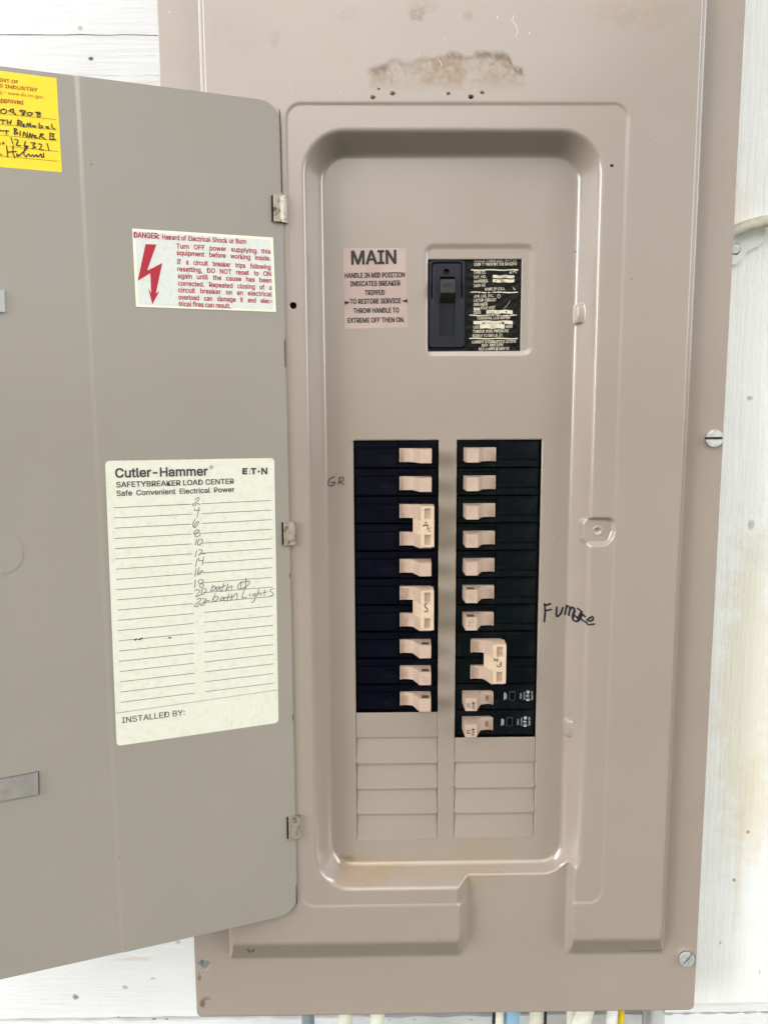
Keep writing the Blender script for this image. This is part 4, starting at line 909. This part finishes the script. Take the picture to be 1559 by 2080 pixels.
for col, lst in (('L', singL), ('R', singR)):
    for r, lb in lst:
        o = protos[col] if first[col] else copy_tree(protos[col]); first[col] = False
        things[(col, r)] = place(o, col, r, lb)
def add_mark(t, parent_name, body, cx, cz, wd, cap, h, ang, mat, bold=0.0, name='rating_mark'):
    mb = MB(); mark(mb, body, cx, cz, wd, cap, h, ang, 0, bold)
    p = [c for c in t.children if c.name.split('.')[0] == parent_name][0]; return build(name, mb, mat, p, smooth=0)
CCW, CW_ = math.pi/2, -math.pi/2
for r in (3, 5): add_mark(things[('R', r)], 'handle', '20', -19.3, -0.6, 4.2, 3.2, 12.12, CCW, M_SHADE)
add_mark(things[('L', 8)], 'handle', '20', 19.3, -0.8, 4.2, 3.2, 12.12, CW_, M_SHADE)
for r in (8, 9): add_mark(things[('L', r)], 'handle', 'ON', 6.2, -0.6, 5.0, 2.6, -0.35, CW_, M_SHADE)
mb = MB()
for s in ([(-20.5, 1.5), (-19.8, 0.2)], [(-21.2, -1.2), (-20.3, -2.0)], [(-18.5, 0.8), (-18.1, 1.6)], [(-18.9, -2.2), (-18.6, -2.5)]): stroke(mb, s, 0.35, lambda a, b: (a, 12.15, b), 0)
build('pen_flecks', mb, M_GRPEN, [c for c in things[('R', 6)].children if c.name.startswith('handle')][0], smooth=0)
# the top openings of a few toggles (dark moulded pockets, enlarged to paint shade on the upper side)
for (col, r) in list(things):
    if (col == 'L' and r >= 7) or (col == 'R' and r >= 5):
        mb = MB(); sg = 1 if col == 'L' else -1; zt_ = 4.0 if col == 'L' else 4.3
        mb.box(min(sg*16.9, sg*22.0), max(sg*16.9, sg*22.0), 5.0, 10.6, zt_-0.2, zt_+0.06, 0.0)
        build('pocket_shade', mb, simple('pocket_shade_brown', (0.09, 0.05, 0.03), 0.7) if 'pocket_shade_brown' not in bpy.data.materials else bpy.data.materials['pocket_shade_brown'], [c for c in things[(col, r)].children if c.name.startswith('handle')][0], smooth=0)

def double(col, r, xo, label, inner, outer, scribble, scr, wd, ink):
    t = empty('double_breaker', (0, 0, 0), label, 'circuit breaker', GRP); place(t, col, r, label, 2)
    def shift(mb, dz):
        for v in mb.bm.verts: v.co.z += dz
        return mb
    for dz in (PITCH/2, -PITCH/2):
        build('body', shift(breaker_body(col == 'R' and xo == 0, plain=(xo != 0)) if xo == 0 else shift_plain(), dz), M_BLACK if col == 'L' else M_BLACKR, t, smooth=40)
        hb = handle_mb(False, xo, 11.4); h_ = build('handle', shift(hb, dz-0.0), M_HAND, t, smooth=24)
        if outer:
            mb = MB(); mark(mb, outer, 6.6+xo, dz-0.6, 6.6, 3.0, -0.35, CW_ if outer == 'ON' else CCW, 0); build('position_mark', mb, M_SHADE, h_, smooth=0)
    mb = MB(); Z0, Z1, ht = -13.7, 13.9, 13.2
    mb.prism([(x+xo, h) for x, h in [(11.3, 0.9), (16.2, ht-1.4), (24.9, ht-1.4), (25.2, 0.9)]], Z0, Z1, 0.0)
    for a in ((16.2, 18.4, Z0, Z1), (22.6, 24.9, Z0, Z1), (18.4, 22.6, Z0, -12.6), (18.4, 22.6, -5.4, 5.2), (18.4, 22.6, 12.4, Z1)): mb.box(a[0]+xo, a[1]+xo, ht-1.4, ht, a[2], a[3])
    tie = build('tie_handle', mb, M_TIE, t, smooth=0)
    mb = MB()
    for zc in (8.8, -9.0):
        mb.box(18.4+xo+0.02, 22.6+xo-0.02, ht-1.38, ht-1.3, zc-3.58, zc+3.58)
        if inner: mark(mb, inner, 20.5+xo, zc, 5.4, 2.9, ht-1.15, CW_ if col == 'L' else CCW, 1)
    build('handle_window', mb, [M_HAND, M_SHADE], tie, smooth=0)
    if scribble:
        hS = FB+ht+0.15; mb = MB(); zc = row_z(r, 2); xc = LC if col == 'L' else RC
        for s in scribble:
            pl = [at(*scr(*p), hS) for p in s]; stroke(mb, [(a-xc, b-zc) for a, b in pl], wd, lambda a, b: (a, ht+0.15, b), 0)
        build('handwriting', mb, ink, tie, smooth=0)
    return t
def shift_plain():
    mb = MB(); mb.box(-28.0, 28.0, -24, -3.2, -9.15, 9.15, 0.5)
    mb.box(-27.6, -18.5, -3.4, -1.0, -8.6, 8.6, 0.4); mb.box(6.6, 27.6, -3.4, -0.9, -8.9, 3.0, 0.4); mb.box(6.6, 27.6, -3.4, -1.2, 3.15, 8.9, 0.4); mb.box(6.4-24.8, 6.5, -3.4, -1.8, 6.6, 8.9, 0.3); mb.box(6.4-24.8, 6.5, -3.4, -1.8, -8.9, -7.0, 0.3)
    return mb
AC = [[(1020, 1215), (1130, 1040), (1148, 1120), (1150, 1185)], [(1060, 1172), (1220, 1155)], [(1160, 1195), (1190, 1255)], [(1290, 1250), (1215, 1265), (1168, 1300), (1270, 1385)]]
double('L', 2, 0.0, 'double breaker with cream tie bar marked A C by hand', None, None, AC, crop(800, 1000, 17.32), 0.42, M_GRPEN)
SS = [[(1180, 240), (1155, 250), (1160, 275), (1185, 300), (1180, 325), (1155, 325), (1155, 318)]]
double('L', 5, 0.0, 'double breaker with cream tie bar marked S and embossed 60', '60', 'ON', SS, crop(640, 1180, 5.197), 0.6, M_MARK)
HWs = [[(490, 682), (495, 705)], [(520, 685), (518, 712)], [(492, 693), (520, 697)], [(545, 710), (553, 720), (546, 731), (530, 732)], [(546, 731), (553, 742), (545, 752), (522, 752), (513, 744)]]
double('R', 7, -20.2, 'double breaker switched off, cream tie bar lying right with inked marks', '20', 'OFF', HWs, crop(890, 1180, 4.33), 0.6, M_MARK)
# two newer breakers with a trip test button
for r, amp, label in ((9, '20', 'newer black breaker with trip test button and toggle printed 20 SWD'), (10, '15', 'newer black breaker with trip test button and toggle printed 15 SWD, bottommost on the right')):
    t = empty('circuit_breaker', (0, 0, 0), label, 'circuit breaker', GRP); place(t, 'R', r, label)
    body = build('body', breaker_body(True, True), M_BLACKR, t, smooth=40)
    hb = handle_mb(True, -0.5); h_ = build('handle', hb, M_HAND, t, smooth=24)
    mb = MB(); mark(mb, amp, -20.6, -0.9, 3.0, 2.2, 12.12, CCW, 0, 0.01); mark(mb, 'SWD', -17.2, -1.0, 5.4, 2.1, 12.12, CCW, 0, 0.01); mark(mb, 'ON', -6.0, -0.4, 3.6, 2.1, -0.5, CCW, 0, 0.01)
    for v in mb.bm.verts:
        if v.co.y < 2: v.co.y = -0.35
    build('printed_mark', mb, M_INK, h_, smooth=0)
    sx = 0.0 if r == 9 else -1.6
    mb = MB(); mb.box(9.6+sx, 14.0+sx, -1.25, -1.0, -2.6, 4.0, 0.1); mb.box(10.2+sx, 13.4+sx, -1.1, -0.5, -2.0, 3.4, 0.25, 1); build('test_button', mb, [simple('button_grey', (0.04, 0.042, 0.042), 0.35) if 'button_grey' not in bpy.data.materials else bpy.data.materials['button_grey'], M_BLACK], t, smooth=40)
    mb = MB(); hz = -1.05
    mark(mb, 'TRIP', 6.9+sx, 0.4, 5.2, 1.8, hz, CCW, 0, 0.02); mark(mb, '10kA', 17.8+sx, 0.4, 4.2, 1.0, hz, CCW, 0); mark(mb, '120/240V~', 20.3+sx, 0.7, 6.2, 0.95, hz, CCW, 0)
    mark(mb, 'E', 22.9+sx, -2.2, 1.6, 2.0, hz, CCW, 0, 0.04); mark(mb, ':', 22.9+sx, -0.7, 0.5, 1.4, hz, CCW, 0, 0.03); mark(mb, 'T', 22.9+sx, 0.6, 1.6, 2.0, hz, CCW, 0, 0.04); mark(mb, '\u2022', 22.9+sx, 2.0, 0.7, 1.2, hz, CCW, 0, 0.02); mark(mb, 'N', 22.9+sx, 3.5, 1.7, 2.0, hz, CCW, 0, 0.04)
    mark(mb, 'Type CH', 25.8+sx, 0.7, 6.4, 1.3, hz, CCW, 0)
    build('printed_text', mb, M_WHITEP, body, smooth=0)

# ---------------------------------------------------------------- cables
def cable(px0, px1, lean, h, col, label, flat=0.6, rough=0.4):
    xa_, _ = at(px0, 2066, h); xb_, _ = at(px1, 2066, h); xc = (xa_+xb_)/2; rx = (xb_-xa_)/2; zc = at(px0, 2066, h)[1]
    pts = [(xc-lean*(20), h, 14), (xc-lean*8, h, 2), (xc, h, zc), (xc+lean*30, h-2, zc-30), (xc+lean*60, h-6, zc-60)]
    pts = [tuple(p) for p in smooth3(pts)]
    mb = MB(); mb.tube(pts, rx, max(0.8, rx*flat)); nm = 'cable'
    o = build(nm, mb, simple('sheath', col, rough, var=0.12, vs=80), None, (xc, h, zc), smooth=60); o.location = B((xc, h, zc))
    tag(o, label, 'cable', 'cables leaving the bottom of the panel'); return o
def smooth3(p, n=5):
    p = np.array(p, float); q = np.vstack([2*p[0]-p[1], p, 2*p[-1]-p[-2]]); o = []
    for i in range(1, len(q)-2):
        for t in np.linspace(0, 1, n, endpoint=False):
            o.append(0.5*((2*q[i])+(-q[i-1]+q[i+1])*t+(2*q[i-1]-5*q[i]+4*q[i+1]-q[i+2])*t*t+(-q[i-1]+3*q[i]-3*q[i+1]+q[i+2])*t**3))
    o.append(p[-1]); return o
for a in ((612, 638, 0, -52, (0.20, 0.24, 0.27), 'slate grey cable leaving the panel bottom, leftmost of the row'), (687, 715, 0, -48, (0.74, 0.71, 0.62), 'cream cable second from the left under the panel'), (752, 781, 0, -44, (0.76, 0.78, 0.66), 'pale greenish cable third from the left under the panel'),
          (999, 1006, 0, -46, (0.02, 0.025, 0.035), 'thin black cable left of the cream and blue cables'), (1006, 1022, 0, -40, (0.80, 0.76, 0.64), 'narrow cream cable against the blue cable'), (1023, 1055, 0, -44, (0.27, 0.48, 0.64), 'bright blue cable under the panel'),
          (1075, 1103, 0, -46, (0.66, 0.65, 0.54), 'olive white cable right of the blue cable'), (1104, 1110, 0, -52, (0.02, 0.02, 0.03), 'thin dark cable squeezed against the olive white cable'), (1150, 1178, 0.12, -44, (0.74, 0.72, 0.62), 'straight cream cable crossed by a slanting one'),
          (1166, 1203, -0.5, -34, (0.76, 0.74, 0.64), 'cream cable slanting to the left under the panel'), (1231, 1254, -0.05, -42, (0.80, 0.80, 0.76), 'white cable beside the yellow cable'), (1254, 1267, 0, -45, (0.75, 0.55, 0.02), 'yellow cable, rightmost of the row')): cable(*a)
# side cable and its painted clamp
hC = -23
P_ = [at(1440, 492, hC), at(1475, 476, hC), at(1500, 465, hC), at(1528, 455, hC), at(1565, 448, hC), at(1640, 447, hC)]
mb = MB(); mb.tube([(x, hC, z) for x, z in smooth3(P_)], 3.9, 3.4)
c0 = at(1500, 466, hC); o = build('cable', mb, simple('old_sheath', (0.50, 0.47, 0.38), 0.6, var=0.25, vs=120, bump=0.3), None, (c0[0], hC, c0[1]), smooth=60); o.location = B((c0[0], hC, c0[1]))
tag(o, 'dirty cream cable running out from the right edge of the panel', 'cable')
clamp = empty('cable_clamp', (at(1500, 500, UH)[0], UH, at(1500, 500, UH)[1]), 'white painted metal strap clamp screwed to the board below the side cable', 'cable clamp')
CL = (at(1500, 500, UH)[0], UH, at(1500, 500, UH)[1])
pr = [at(*p, UH+2) for p in ((1478, 468), (1505, 452), (1548, 448), (1551, 478), (1540, 498), (1515, 512), (1502, 530), (1486, 538), (1470, 530))]
pr = [tuple(p) for p in smooth3(pr, 4)]; M_STRAP = simple('strap_white', (0.78, 0.78, 0.76), 0.4, var=0.06, vs=200, bump=0.3, bs=200)
mb = MB(); mb.prism(pr[::-1], UH+0.2, UH+3.4, 1.1, 0, 'xz'); build('strap', mb, M_STRAP, clamp, CL, smooth=60)
X, Z = at(1492, 505, UH+4); mb = MB(); mb.prism([(X+3.2*math.cos(k), Z+3.2*math.sin(k)) for k in np.linspace(0, 2*math.pi, 25)[:-1]], UH+3.2, UH+5.2, 0.6, 0, 'xz'); build('screw', mb, M_ZINC, clamp, CL, smooth=50)
mb = MB(); stroke(mb, [(X+3.6*math.cos(k), Z+3.6*math.sin(k)) for k in np.linspace(-1.3, 1.3, 9)], 1.2, lambda a, b: (a, UH+3.55, b), 0); build('rust_ring', mb, M_RUSTDROP, clamp, CL, smooth=0)
